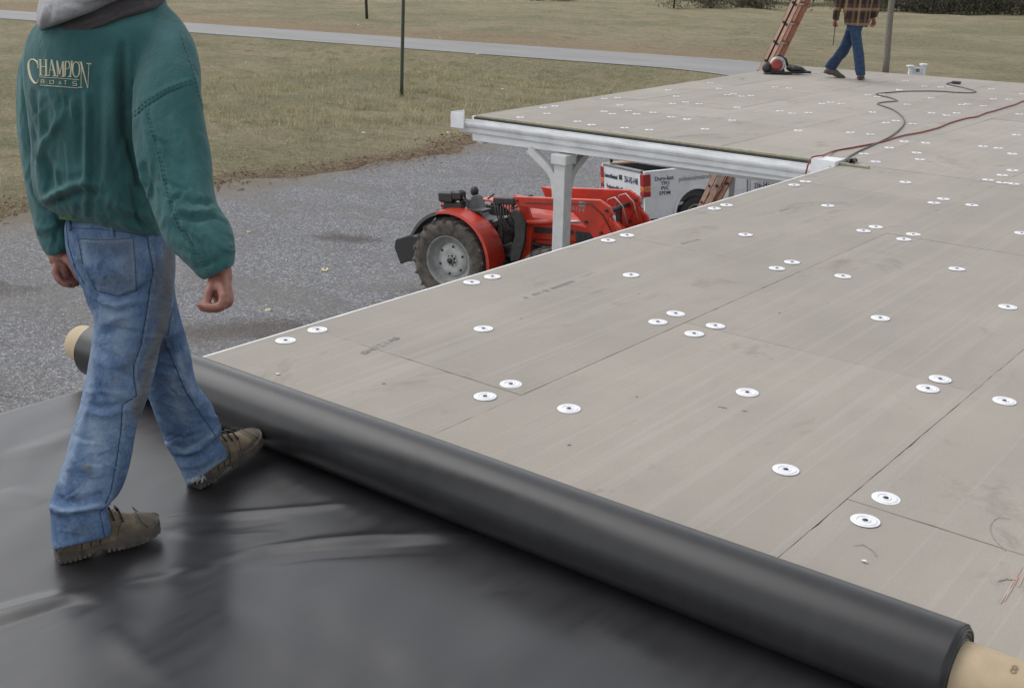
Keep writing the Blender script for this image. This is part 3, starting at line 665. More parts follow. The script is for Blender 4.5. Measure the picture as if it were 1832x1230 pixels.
z8 = [(225,292),(293,281),(376,293),(118,364),(35,505),(452,521),(610,536),(590,222),(665,236),(838,180),(840,186),(890,110),(700,218),(905,298),(628,360),(815,428),(735,445),(947,453),(1040,153),(1170,160),(1245,155),(1095,248),(1097,366),(1217,384),(1297,367),(1335,300),(1385,296),(1512,310),(1590,254),(1713,258),(1795,375),(1773,541),(878,592),(1050,604),(760,642),(978,682),(1005,735),(1507,631),(1630,645),(1740,690),(1745,821),(1660,861),(555,690),(653,753),(538,784),(1575,175),(1820,215)]
z2 = [(30,420),(112,385),(154,380),(125,407),(235,435),(285,447),(330,353),(378,350),(330,399),(387,377),(360,408),(418,397),(446,408),(403,458),(491,465),(505,403),(560,323),(588,345),(575,371),(622,366),(670,372),(569,419),(626,427),(691,462),(741,317),(710,297),(788,431),(770,340),(793,337),(822,345),(855,343),(806,385),(942,312),(991,316),(958,398),(1003,406)]
pts = near+[(1420+u/4.447, 120+v/4.447) for u, v in z8]+[(916+u/2, v/2) for u, v in z2]
for px, py in pts:
    q = at(px, py, .0015); b = board_at(q[0], q[1])
    if b is None: continue
    o = bpy.data.objects.new('fastening_plate', PM_); col.objects.link(o); o.parent = b
    o.matrix_local = wmat(b).inverted() @ Matrix.Translation((q[0], q[1], .0016)) @ Matrix.Rotation(rb.uniform(0, 6), 4, 'Z') @ Matrix.Rotation(rb.uniform(-.02, .02), 4, 'X')
# printing on the facers
def print_on(px, py, px2, py2, s, size):
    a = at(px, py, .0018); b2 = at(px2, py2, .0018); d = b2-a; b = board_at(a[0], a[1]) or bld
    text_mesh(s, size, INK, frame4(a, d, np.cross([0, 0, 1.], d)), 'printed_mark', b, 0.0002, True, 1.3)
print_on(653, 634, 700, 612, 'BN1Z1A8', .045)
print_on(940, 534, 1030, 503, 'A   031-3J  00030005', .035)
print_on(1222, 436, 1256, 427, 'BN1Z1A8', .03); print_on(1398, 378, 1432, 366, '0003101', .03)
# red spray mark, pencil arc and scuffs, thin marks lying on the board
def mark(name, pts, wd, mat, z=.0022):
    P = [at(x, y, z) for x, y in pts]; P = [np.array(p) for p in spline(P, .02)]; m = MB(); L = []; Rr = []
    for i, p in enumerate(P):
        d = P[min(i+1, len(P)-1)]-P[max(0, i-1)]; nn = np.cross([0, 0, 1.], d); nn /= np.linalg.norm(nn)+1e-9; k = wd*.5*math.sin(math.pi*(i+.6)/(len(P)+.2))**.5*(.7+.5*rb.random()); L.append(p-nn*k); Rr.append(p+nn*k)
    m.add(L+Rr, [(i, i+1, len(P)+i+1, len(P)+i) for i in range(len(P)-1)])
    b = board_at(P[0][0], P[0][1]) or bld; return m.build(name, mat, b, True)
mark('spray_mark', [(1829, 1012), (1816, 1034), (1800, 1060), (1790, 1078)], .006, SPRAY, .0017)
mark('spray_mark', [(1822, 1030), (1809, 1052), (1797, 1074)], .005, SPRAY, .0017)
mark('spray_mark', [(1831, 1030), (1822, 1048)], .005, SPRAY, .0017)
mark('scuff_mark', [(1528, 975), (1545, 973), (1562, 984), (1569, 995)], .004, INK)
mark('pencil_arc', [(1808, 928), (1786, 925), (1772, 940), (1778, 962), (1800, 985)], .003, INK)
mark('scuff_mark', [(1785, 1038), (1800, 1034), (1818, 1037)], .006, INK)
mark('scuff_mark', [(1284, 726), (1300, 729)], .006, INK); mark('scuff_mark', [(1328, 733), (1336, 735)], .008, INK)
# ------------------------------------------------------------------ gutter, beam, posts
gy = YC-.03
gp = [(gy-.002, -.045), (gy-.002, -.16), (gy-.03, -.185), (gy-.085, -.185), (gy-.10, -.165), (gy-.105, -.12), (gy-.125, -.10), (gy-.135, -.075), (gy-.135, -.052), (gy-.127, -.052), (gy-.125, -.072), (gy-.112, -.095), (gy-.095, -.12), (gy-.09, -.16), (gy-.035, -.17), (gy-.012, -.15), (gy-.012, -.045)]
gp = [(a, -.045+(z+.045)*.84) for a, z in gp]
m = MB(); m.prism(gp, XL-.10, XE-.16, 0); m.build('gutter', WHITE_AL, bld, True, bevel=.002)
m = MB(); m.box((XL-.01, gy-.008, -.043), (XE-.05, gy+.008, -.037)); m.build('flashing_strip', WHITE_AL, bld, True)
m = MB(); m.box((XL+.0, YC-.018, -.05), (XE-.05, YC-.007, -.016)); m.build('gap_shade_strip', GAPSHADE, bld, True)  # solid dark strip stands in for the shade inside the gap
for xx, sx in ((XL-.16, .17), (XE-.20, .20)):
    m = MB(); y0, y1 = gy-.16, gy+.035
    m.box((xx, y0, -.115 if xx < -3 else -.12), (xx+sx, y0+.012, .035)); m.box((xx, y0+.012, -.11), (xx+.012, y1, .035)); 
    if xx > -3: m.box((xx+.012, y0+.012, .022), (xx+sx, y1, .034)); m.box((xx+sx-.012, y0+.012, -.10), (xx+sx, y1, .022))
    m.box((xx+.012, y0+.012, -.105), (xx+sx-.013, y1-.002, -.09)); m.build('gutter_end_cap', WHITE_AL, bld, True, bevel=.002)
m = MB(); m.loft([[(x, gy-.07, zb), (x, gy, zb), (x, gy, -.160), (x, gy-.07, -.160)] for x, zb in ((XL+.05, -.236), (-3.84, -.222), (XE+.0, -.185))], cap=True); m.build('front_beam', WHITE, bld, True, bevel=.004)
m = MB(); m.prism([(XL+.05, gy), (XL+.13, gy), (xle(YF)+.13, YF-.1), (xle(YF)+.05, YF-.1)], -.27, -.201, 2); m.build('side_beam', WHITE, bld, True, bevel=.004)
m = MB(); m.box((XL+.05, YF-.13, -.27), (XE, YF-.06, -.2)); m.build('back_beam', WHITE, bld, True, bevel=.004)
m = MB()
for k in range(13): m.box((XL+.14, YC+.3+k*.6, -.30), (XE-.02, YC+.34+k*.6, -.2))
m.build('rafter', WHITE, bld, True)
def post(x, y, w_=.125, brace=True):
    z0 = float(terrain(x, y))-.05; m = MB(); m.box((x-w_/2, y-w_/2, z0), (x+w_/2, y+w_/2, -.32)); m.build('post', POSTM, bld, True, bevel=.006)
    m = MB(); m.box((x-w_/2-.024, y-w_/2-.024, -.325), (x+w_/2+.024, y+w_/2+.024, -.234)); m.build('post_capital', POSTM, bld, True, bevel=.006)
    if brace:
        for dx, dy in ((-1, 0), (0, 1)):
            P = [(-.0, -1.0), (-.10, -.80), (-.28, -.60), (-.47, -.50)]; m = MB(); A = []; B_ = []
            pts_ = spline([np.array([p[0], p[1]]) for p in [(.065, -.66), (.08, -.53), (.14, -.41), (.40, -.234)]], .06)
            for i, p in enumerate(pts_):
                d = pts_[min(i+1, len(pts_)-1)]-pts_[max(0, i-1)]; d = d/np.linalg.norm(d); n_ = np.array([-d[1], d[0]])
                A.append(p+n_*.035); B_.append(p-n_*.035)
            poly = [((x+dx*q[0]) if dx else (y+dy*q[0]), q[1]) for q in A+B_[::-1]]; m.prism(poly, (y if dx else x)-.035, (y if dx else x)+.035, 1 if dx else 0); m.build('brace', POSTM, bld, True, bevel=.004)
pp = None
POST1 = (-3.84, YC-.10); post(*POST1)
post(-4.9, 15.9, brace=False); post(-1.6, 15.9, brace=False)
q = dep(1300, 340, 15.2); post(q[0], q[1], .16, False)
# white capped posts and panel at the far edge
def vbox(name, x0, x1, yt, yb, t_, th, par, zb=None, mat=WHITE, bev=.003):
    a = dep(x0, yt, t_); b = dep(x1, yt, t_); ux = b-a; ux[2] = 0; L = np.linalg.norm(ux); ux /= L; vy = np.array([-ux[1], ux[0], 0.]); zt = (a[2]+b[2])/2; z0 = dep((x0+x1)/2, yb, t_)[2] if zb is None else zb
    mm = MB(); mm.box((0, 0, z0), (L, th, zt), (np.array([ux, vy, [0, 0, 1]]).T, np.array([a[0], a[1], 0]))); return mm.build(name, mat, par, True, bevel=bev)
q = dep(1643, 125, 17.5); t = thing('vent_panel', (q[0], q[1], GZ), 'small white panel between two capped posts beyond the far roof edge', 'panel')
vbox('post', 1628, 1634, 119, 0, 17.5, .06, t, GZ-.1); vbox('post', 1652, 1658, 117, 0, 17.5, .06, t, GZ-.1)
vbox('post_cap', 1625.5, 1636, 117.5, 120, 17.47, .11, t); vbox('post_cap', 1649.5, 1660.5, 115, 118, 17.47, .11, t)
vbox('panel', 1634, 1652, 120.5, 0, 17.53, .03, t, GZ+2.6); vbox('grey_plate', 1640, 1646, 123, 129, 17.5, .02, t, None, TRIMG)
# fallen leaves along the edge of the gravel
n = 8000; y = rng.uniform(5, 34, n); x = np.array([gravel_edge(v) for v in y])-.55+rng.randn(n)*.55+.4*np.sin(y*.9); z = terrain(x, y)+.03+rng.rand(n)*.03; s_ = (.016+rng.rand(n)*.022)[:, None]; c = np.stack([x, y, z], -1)
a = rng.randn(n, 3)*np.array([1, 1, .4]); b = rng.randn(n, 3)*np.array([1, 1, .4]); P = np.stack([c-a*s_, c+b*s_*.6, c+a*s_, c-b*s_*.6], 1).reshape(-1, 3)
me = bpy.data.meshes.new('fallen_leaves'); me.from_pydata(P.tolist(), [], np.arange(n*4).reshape(-1, 4).tolist()); me.materials.append(pm('dry_leaf', (.20, .105, .07), (.19, .14, .095), 3, .9, obj=False))
tag(link('fallen_leaves', me), 'band of reddish brown fallen leaves along the edge of the gravel', 'leaves', kind='stuff')

# ================================================================== RUBBER MEMBRANE AND ITS ROLL
RX0, RX1, RR = -1.262, 1.775, .1000
def axis_y(x): return 2.045+.028*x
mem = thing('rubber_membrane', (0, 2.0, 0), 'black rubber roofing membrane, partly unrolled under the worker in the teal jacket', 'roofing membrane')
sheet_str = [  # ridges (+) and hollows (-) seen in the sheet: pixel line, width m, height m
 ([(-160, 1150), (-60, 1122), (0, 1104), (60, 1086), (120, 1069), (180, 1058)], .040, .016), ([(-60, 1150), (40, 1124), (110, 1098), (180, 1080)], .030, -.006),
 ([(262, 935), (360, 927), (450, 921), (560, 913), (640, 905)], .022, .009), ([(280, 952), (400, 941), (520, 934)], .025, -.005),
 ([(400, 1000), (480, 984), (560, 975), (680, 966), (860, 958), (1000, 962)], .030, .012), ([(300, 1020), (420, 1012), (560, 995), (700, 985), (860, 980)], .035, -.006),
 ([(215, 1050), (300, 1040), (390, 1015)], .03, .006), ([(300, 960), (420, 965), (520, 957)], .03, .006),
 ([(0, 820), (90, 800), (150, 770)], .05, .006), ([(0, 880), (80, 905)], .05, .005),
 ([(380, 1080), (560, 1190), (640, 1230)], .07, .005), ([(560, 1060), (760, 1180), (860, 1240)], .08, .006), ([(900, 1060), (950, 1150), (900, 1230)], .10, .007),
 ([(470, 830), (600, 900), (700, 940)], .05, .004), ([(200, 1120), (330, 1230)], .06, .005), ([(1050, 1100), (1200, 1200)], .07, .004)]
nx, ny = 420, 460
X = np.linspace(-1.25, 1.765, nx)[None, :].repeat(ny, 0); T = np.linspace(-1.6, 0, ny)[:, None].repeat(nx, 1)
Y = axis_y(X)*(T+1.6)/1.6+T*(1-(T+1.6)/1.6)*1.0
Y = -1.6+(axis_y(X)+1.6)*np.linspace(0, 1, ny)[:, None]
Z = np.full_like(X, .0055); P2 = np.stack([X.ravel(), Y.ravel()], -1)
for line, wd, a in sheet_str:
    L = [tuple(at(px, py, 0)[:2]) for px, py in line]; d, tp = seg_taper(P2, L, .8); d = d.reshape(X.shape); Z += a*.95*np.exp(-(d/(wd*(.52+.42*tp.reshape(X.shape))))**2)*tp.reshape(X.shape)
Z += .0016*np.sin(X*7+Y*4+1.5*np.sin(Y*3))+.0012*np.sin(X*3-Y*9+1)+.0016*np.sin(X*13+np.sin(Y*5)*1.2)*np.exp(-((Y-.9)/.8)**2)
Z += .0015
fade = np.clip((axis_y(X)-Y)/.12, 0, 1); Z = .003+(Z-.003)*fade
for fx, fy in ((-.10, 1.31), (-.25, 1.70)): Z = .004+(Z-.004)*np.clip((np.hypot(X-fx, (Y-fy)*.6)-.04)/.06, 0, 1)
Z = np.maximum(Z, .0035)+.0006*np.sin(X*31+Y*17+2*np.sin(Y*9))
over = np.clip((XE-.015-X)/.10, 0, 1); Z -= .05*over**1.5
v = np.stack([X, Y, Z], -1).reshape(-1, 3); i = np.arange(nx*ny).reshape(ny, nx); f = np.stack([i[:-1, :-1], i[:-1, 1:], i[1:, 1:], i[1:, :-1]], -1).reshape(-1, 4)
me = bpy.data.meshes.new('unrolled_sheet'); me.from_pydata(v.tolist(), [], f.tolist()); me.materials.append(SHEET)
for p in me.polygons: p.use_smooth = True
o = link('unrolled_sheet', me, mem, True)
m = MB(); N = 160; K = 90; rgs = []
for a in range(K+1):
    x = RX0+(RX1-RX0)*a/K; rr = RR+.0005*math.sin(x*5); c = np.array([x, axis_y(x), rr+.002]); rg = []
    for k in range(N):
        an = 2*math.pi*k/N; r_ = rr+.0005*math.sin(2*an+x*1.5)+.0002*math.sin(7*an-x*2); rg.append(c+np.array([0, r_*math.cos(an), r_*math.sin(an)]))
    rgs.append(rg)
m.loft(rgs, cap=False, smooth=True)
# spiral layered ends
for xe, sg in ((RX0, -1), (RX1, 1)):
    c = np.array([xe, axis_y(xe), RR+.002]); prev = None; prof = []
    for q in range(9):
        r0 = RR-q*.0042; prof += [(r0, sg*(.004+.010*((q*37) % 5)/5)), (r0-.0032, sg*(.004+.010*((q*37) % 5)/5)), (r0-.0034, -sg*.004), (r0-.0042, -sg*.004)]
    m.lathe([(RR, 0)]+prof+[(.060, 0)], c, (1, 0, 0), 64, True)
m.build('roll', MEMB, mem, True)
m = MB(); c0 = np.array([RX0-.12, axis_y(RX0-.12), RR+.004]); c1 = np.array([RX1+.17, axis_y(RX1+.17), RR+.002]); L_ = np.linalg.norm(c1-c0)
m.lathe([(.057, .02), (.057, 0), (.0665, 0), (.0675, .003), (.0675, L_-.003), (.0665, L_), (.057, L_), (.057, L_-.30)], c0, c1-c0, 64, True)
m.build('cardboard_core', CARD, mem, True)
me8 = at(1806, 1178, .13); 
text_mesh('8', .028, pm('core_ink', (.16, .13, .09), (.22, .18, .12), 60, .9), frame4(np.array([1.885, axis_y(1.885)-.030, RR+.002+.0615]), (1, 0, 0), (0, .89, .45)), 'printed_mark', mem, .0002, True)

# ================================================================== THE WORKER IN GREEN
def capsule_chain(m, pts, rad, n=14):
    P = [np.array(p, float) for p in pts]; P = spline(P, max(.004, np.linalg.norm(P[-1]-P[0])/14)); r = np.interp(np.linspace(0, 1, len(P)), np.linspace(0, 1, len(rad)), rad)
    d0 = (P[0]-P[1])/np.linalg.norm(P[0]-P[1]); d1 = (P[-1]-P[-2])/np.linalg.norm(P[-1]-P[-2])
    pre = [(P[0]+d0*r[0]*s, r[0]*c) for s, c in ((.97, .2), (.75, .65), (.4, .9))]; post_ = [(P[-1]+d1*r[-1]*s, r[-1]*c) for s, c in ((.4, .9), (.75, .65), (.97, .2))]
    m.tube([p for p, _ in pre]+list(P)+[p for p, _ in post_], [q for _, q in pre]+list(r)+[q for _, q in post_], n)
def ellipsoid(m, c, rx, ry, rz, M=None, n=24):
    c = np.array(c, float); M = np.eye(3) if M is None else M; rg = []
    for i in range(1, n//2):
        a = math.pi*i/(n//2); rg.append([c+M@np.array([rx*math.sin(a)*math.cos(b), ry*math.sin(a)*math.sin(b), rz*math.cos(a)]) for b in np.linspace(0, 2*math.pi, n, endpoint=False)])
    m.loft(rg, cap=True)
def head_mesh(m, base_, fwd, s=1.):
    """neck base point, facing direction; head about 0.23 m tall"""
    f = np.array([fwd[0], fwd[1], 0.]); f /= np.linalg.norm(f); r = np.array([f[1], -f[0], 0]); M = np.array([r, f, [0, 0, 1]]).T; b = np.array(base_, float)
    E_ = lambda o, rx, ry, rz: ellipsoid(m, b+M@(np.array(o)*s), rx*s, ry*s, rz*s, M)
    m.cyl(b+M@np.array([0, -.01, -.10])*s, b+M@np.array([0, .015, .10])*s, .062*s, .055*s)
    E_((0, -.005, .19), .078, .098, .10); E_((0, .035, .125), .060, .065, .075); E_((0, .068, .085), .032, .03, .028)
    E_((0, .108, .145), .014, .022, .026); E_((0, .093, .17), .010, .015, .03); E_((0, .092, .105), .026, .012, .008); E_((0, .090, .094), .024, .012, .008)
    for sx in (-1, 1):
        E_((sx*.080, -.005, .15), .010, .022, .034); E_((sx*.032, .082, .178), .016, .012, .008); E_((sx*.033, .088, .192), .024, .014, .008); E_((sx*.045, .06, .135), .025, .03, .022)
def hand(m, wrist, kn, fingers, thumb, palm_r=(.021, .023, .022), rr=.0080):
    capsule_chain(m, [wrist, (np.array(wrist)+np.array(kn[0])+np.array(kn[-1]))/3, (np.array(kn[1])+np.array(kn[2]))/2], palm_r)
    for k in range(len(kn)-1): capsule_chain(m, [wrist, (np.array(wrist)+np.array(kn[k]))/2, kn[k]], (.015, .014, .0105))
    for k, fgr in enumerate(fingers): capsule_chain(m, [kn[k]]+list(fgr), [rr*1.25, rr*1.1, rr*1.0, rr*.82])
    capsule_chain(m, thumb, [.0145, .011, .0098, .0076])

TORSO = [(120, -28, 232, -46, 2.53, .20), (82, 22, 292, -8, 2.53, .24), (52, 62, 308, 48, 2.535, .29), (42, 100, 322, 94, 2.55, .31), (42, 150, 312, 150, 2.575, .32), (48, 200, 300, 205, 2.60, .32), (54, 250, 290, 262, 2.63, .32), (56, 300, 292, 318, 2.66, .33), (60, 340, 296, 368, 2.68, .335), (74, 366, 300, 402, 2.70, .32), (98, 382, 298, 424, 2.715, .29), (108, 388, 294, 430, 2.72, .27)]
RARM = [(240, 34, 292, 4, 2.51, .10), (250, 70, 330, 44, 2.47, .135), (246, 112, 351, 84, 2.44, .155), (238, 160, 361, 122, 2.42, .17), (236, 212, 364, 180, 2.41, .17), (238, 258, 371, 232, 2.405, .165), (248, 310, 379, 286, 2.40, .16), (264, 352, 383, 334, 2.39, .155), (276, 392, 392, 366, 2.375, .15), (298, 438, 413, 402, 2.36, .145), (326, 468, 422, 436, 2.35, .13), (350, 494, 422, 466, 2.345, .11), (364, 503, 420, 476, 2.345, .10)]
LARM = [(62, 62, 122, 52, 2.66, .12), (36, 110, 118, 100, 2.70, .14), (30, 160, 112, 158, 2.735, .145), (31, 220, 108, 220, 2.765, .145), (38, 280, 108, 282, 2.785, .14), (46, 335, 112, 332, 2.80, .135), (55, 382, 118, 372, 2.805, .13), (64, 422, 122, 402, 2.805, .12), (76, 448, 128, 428, 2.80, .105), (90, 462, 124, 446, 2.80, .09)]
PELV = [(122, 378, 306, 396, 2.71, .23), (114, 412, 312, 430, 2.725, .27), (120, 455, 314, 468, 2.745, .29), (134, 492, 313, 500, 2.76, .29), (150, 522, 312, 525, 2.77, .27), (166, 550, 310, 552, 2.775, .22)]
RLEG = [(132, 470, 300, 468, 2.73, .22), (152, 530, 306, 520, 2.745, .215), (168, 575, 300, 565, 2.76, .205), (162, 625, 288, 615, 2.775, .19), (152, 675, 276, 668, 2.785, .18), (143, 722, 262, 720, 2.79, .165), (130, 768, 246, 762, 2.80, .16), (118, 812, 237, 812, 2.805, .155), (106, 852, 223, 862, 2.81, .15), (97, 880, 207, 890, 2.81, .145), (87, 903, 196, 902, 2.812, .155), (89, 918, 193, 914, 2.812, .15), (90, 940, 198, 934, 2.812, .15), (91, 962, 200, 948, 2.812, .155), (94, 984, 197, 960, 2.815, .155)]
LLEG = [(200, 475, 312, 462, 2.84, .19), (215, 530, 313, 520, 2.87, .19), (222, 590, 326, 578, 2.91, .185), (238, 650, 342, 632, 2.97, .17), (262, 705, 352, 684, 3.03, .155), (278, 746, 378, 720, 3.08, .14), (292, 780, 386, 742, 3.12, .14), (295, 796, 396, 766, 3.14, .15), (306, 812, 394, 786, 3.165, .135), (318, 832, 404, 802, 3.185, .145), (336, 870, 408, 818, 3.205, .135)]
person = None
# body (one continuous skin mesh, dressed by its children)
m = MB()
for S_, k in ((TORSO, .72), (PELV, .72), (RARM, .50), (LARM, .50), (RLEG, .62), (LLEG, .62)): m.loft(rings(S_, k), cap=True)
D = dep
# right hand: hangs from the cuff, fingers curled forward
wr = D(393, 482, 2.345); kn = [D(400, 530, 2.295), D(402, 533, 2.32), D(399, 536, 2.345), D(394, 538, 2.368)]
fg = [[D(395, 546, 2.29), D(376, 549, 2.29), D(356, 545, 2.295)], [D(396, 549, 2.315), D(377, 553, 2.318), D(360, 551, 2.325)], [D(392, 551, 2.345), D(376, 552, 2.348), D(366, 546, 2.352)], [D(388, 549, 2.372), D(375, 546, 2.375), D(371, 539, 2.374)]]
hand(m, wr, kn, fg, [D(385, 500, 2.33), D(375, 520, 2.31), D(371, 536, 2.30), D(366, 546, 2.297)])
m.tube([D(388, 455, 2.35), D(392, 480, 2.345), D(396, 503, 2.34)], [.030, .026, .024], 14)
# left hand: relaxed, fingers hanging
wl = D(107, 452, 2.80); kn = [D(100, 486, 2.78), D(108, 490, 2.795), D(116, 490, 2.81), D(123, 487, 2.82)]
fg = [[D(104, 498, 2.775), D(112, 506, 2.775), D(122, 510, 2.78)], [D(114, 502, 2.79), D(123, 509, 2.79), D(131, 511, 2.795)], [D(123, 500, 2.805), D(131, 506, 2.805), D(138, 508, 2.81)], [D(130, 494, 2.82), D(137, 499, 2.82), D(143, 503, 2.822)]]
hand(m, wl, kn, fg, [D(120, 462, 2.78), D(129, 474, 2.77), D(135, 486, 2.768), D(139, 496, 2.768)])
m.tube([D(100, 430, 2.80), D(106, 452, 2.80), D(109, 468, 2.80)], [.030, .028, .027], 14)
NECK = D(186, -60, 2.50); FW = (-.12, .99)
m.tube([D(182, 40, 2.54), NECK+np.array([0, 0, .02])], [.07, .06], 16); head_mesh(m, NECK+np.array([0, .02, .02]), FW)
me = remesh(m.mesh('b', SKIN), .0030, 2); me.materials.clear(); me.materials.append(SKIN); me.name = 'person'
sculpt(me, [([(398, 505), (403, 530)], 3, .0015), ([(388, 508), (394, 536)], 2.5, -.0012), ([(400, 536), (410, 541)], 3, .002)])
PB = np.array([-.14, 1.5, 0])
person = link('person', me, loc=PB)
tag(person, 'worker in teal canvas jacket, grey hood and blue jeans walking on the black membrane', 'person')
m = MB(); f_ = np.array([FW[0], FW[1], 0]); f_ /= np.linalg.norm(f_); Mh = np.array([[f_[1], -f_[0], 0], f_, [0, 0, 1]]).T
hb = NECK+np.array([0, .02, .02]); ellipsoid(m, hb+Mh@np.array([0, -.018, .205]), .086, .100, .100, Mh, 32)
me = remesh(m.mesh('h', HAIR), .006, 1); fold_noise(me, .002, 180, 3); me.materials.clear(); me.materials.append(HAIR); link('hair', me, person, True)
m = MB(); ellipsoid(m, hb+Mh@np.array([0, -.012, .225]), .090, .106, .092, Mh, 32)
m.loft([[hb+Mh@np.array([.075*math.cos(a)*k, .085+.08*math.sin(a)*k, .205+dz]) for a in np.linspace(0, math.pi, 16)]+[hb+Mh@np.array([-.075*k, .07, .205+dz])] for k, dz in ((1, .0), (1, .006))])
me = m.build('cap', HOODD, person, True)

# many small folds that follow the hang of the cloth
def small_folds(n, box, ang, spread, L, wd, amt, seed):
    r = random.Random(seed); out = []
    for _ in range(n):
        x, y = r.uniform(box[0], box[2]), r.uniform(box[1], box[3]); a = ang+r.gauss(0, spread); l = r.uniform(*L); c = r.uniform(-.6, .6); P = []
        for k in range(5):
            P.append((x, y)); x += math.cos(a)*l/4; y += math.sin(a)*l/4; a += c/4+r.gauss(0, .1)
        w_ = r.uniform(*wd); s_ = r.choice((-1, 1))*r.uniform(*amt); out.append((P, w_, s_)); out.append(([(px+w_*1.6*math.sin(a), py-w_*1.6*math.cos(a)) for px, py in P], w_*1.1, -s_*.7))
    return out
# jacket
m = MB()
for S_ in (TORSO, RARM, LARM): m.loft(rings(S_, 1.), cap=True)
for q in ((92, 84, 2.62, .045),):   # rounded shoulders
    ellipsoid(m, D(q[0], q[1], q[2]), q[3], q[3], q[3]*.8)
JM = remesh(m.mesh('j', JACKET), .0055, 7)
fold_noise(JM, .0026, 20, 1, (1, 1, .45)); fold_noise(JM, .0018, 52, 2, (1, 1, .6)); fold_noise(JM, .0007, 120, 3, (1, 1, .7))
sculpt(JM, [
 ([(219, 72), (218, 137), (223, 239), (238, 290), (256, 350)], 6, -.020), ([(227, 60), (232, 110), (236, 170)], 9, .006), ([(205, 70), (204, 140), (207, 240), (218, 300)], 9, .010),
 ([(154, 160), (156, 240), (155, 320), (151, 390)], 5, .010), ([(165, 170), (168, 260), (166, 350), (162, 395)], 6, -.007), ([(143, 180), (142, 300)], 7, -.008),
 ([(120, 190), (108, 218), (84, 250), (72, 280), (71, 320), (76, 352)], 6, .012), ([(84, 280), (86, 320), (92, 345)], 8, -.012), ([(60, 160), (62, 230), (60, 290)], 7, -.010), ([(74, 165), (73, 200), (74, 255)], 5, .007),
 ([(191, 104), (192, 200), (190, 320), (196, 390)], 10, .009), ([(178, 140), (179, 250), (176, 340)], 7, -.006),
 ([(72, 360), (95, 349), (120, 337), (150, 326), (185, 332)], 7, .019), ([(78, 376), (105, 360), (140, 345), (180, 348)], 6, -.014), ([(185, 350), (220, 372), (270, 392)], 8, .009), ([(190, 368), (230, 392), (262, 405)], 6, -.008), ([(100, 300), (130, 310), (150, 305)], 12, .007),
 ([(210, 395), (240, 405), (270, 420)], 6, .008), ([(230, 330), (240, 380), (262, 415)], 8, -.012), ([(205, 330), (214, 380), (240, 415)], 7, .007),
 ([(96, 180), (104, 200), (100, 230)], 4, .006), ([(130, 175), (132, 215)], 4, .006), ([(118, 172), (120, 205)], 4, -.005), ([(108, 170), (110, 195)], 4, -.004),
 # right sleeve
 ([(236, 214), (262, 190), (300, 166), (345, 149)], 2.4, -.0035), ([(234, 203), (258, 179), (300, 156), (343, 140)], 4, .0025),
 ([(261, 196), (272, 235), (284, 275), (297, 335), (305, 362), (318, 400), (331, 422), (351, 450), (379, 496)], 2.2, -.004), ([(268, 200), (292, 276), (305, 335), (326, 398), (358, 448), (385, 490)], 4, .003),
 ([(240, 260), (252, 300), (262, 340), (262, 372)], 7, .009), ([(258, 290), (268, 330), (274, 360)], 6, -.008), ([(320, 372), (345, 380), (366, 380), (384, 372)], 5, .009), ([(318, 388), (350, 392), (388, 386)], 6, -.010), ([(330, 356), (356, 362), (380, 356)], 6, -.008),
 ([(300, 400), (330, 420), (352, 445)], 10, -.007), ([(356, 402), (375, 425), (390, 455)], 9, .006), ([(305, 205), (320, 240), (322, 290)], 12, .006), ([(340, 190), (345, 240), (352, 300)], 9, -.006),
 ([(270, 400), (285, 430), (308, 460), (335, 478)], 6, .006), ([(345, 480), (365, 476), (395, 462), (416, 444)], 5, -.006), ([(330, 70), (342, 110), (352, 140)], 4, -.004), ([(320, 60), (338, 105), (349, 150), (357, 185)], 4, .005),
 # left sleeve
 ([(44, 300), (60, 345), (72, 370)], 5, .006), ([(58, 400), (80, 412), (108, 400)], 5, .006), ([(66, 420), (90, 430)], 5, -.006), ([(112, 395), (100, 420), (96, 445)], 5, -.006), ([(40, 130), (38, 220), (46, 300)], 5, .004)], 2.95)
sculpt(JM, small_folds(34, (62, 150, 290, 350), R_(90), .16, (60, 150), (2.5, 6), (.0010, .0032), 21)+small_folds(16, (70, 320, 270, 400), R_(60), .8, (20, 60), (2.4, 5), (.001, .003), 22)
       +small_folds(36, (245, 170, 380, 440), R_(70), .45, (25, 80), (2.2, 5), (.001, .0035), 23)+small_folds(22, (280, 340, 410, 470), R_(20), .5, (20, 50), (2.2, 4.5), (.0015, .004), 24)+small_folds(14, (35, 120, 100, 420), R_(85), .3, (30, 80), (2.2, 4), (.001, .003), 25), 2.95)
paint(JM, 'pale_tone', [([(205, 40), (250, 30), (300, 60)], 22, .5), ([(234, 203), (300, 156), (343, 140)], 3, .4), ([(262, 205), (296, 340), (326, 410), (378, 492)], 2, .3), ([(148, 110), (150, 390)], 3, .35), ([(75, 352), (120, 337), (150, 326)], 5, .35), ([(192, 104), (192, 380)], 8, .2), ([(330, 250), (345, 330), (380, 440)], 14, .2), ([(45, 60), (36, 120), (36, 230)], 6, .3)])  # paler strokes on fold ridges, seams, shoulder and left sleeve edge
JM.materials.clear(); JM.materials.append(JACKET); JM.name = 'jacket'; jt = bvh(JM); jacket = link('jacket', JM, person, True)
m = MB()
for off in (-2.4, 2.4):
    surf_line(m, jt, [(236, 208+off*1.6), (262, 185+off*1.6), (300, 161+off*1.6), (344, 146+off*1.6)], .0010, .0004, (3, 4), 2.)
    surf_line(m, jt, [(262+off, 196), (285+off, 275), (298+off, 335), (306+off, 362), (319+off, 400), (332+off, 422), (352+off, 450), (379+off, 494)], .0009, .0004, (3, 4), 2.)
surf_line(m, jt, [(322, 62), (338, 105), (352, 150), (362, 195)], .0010, .0004, (3, 4), 2.)
m.build('stitching', STITCHJ, jacket, True)
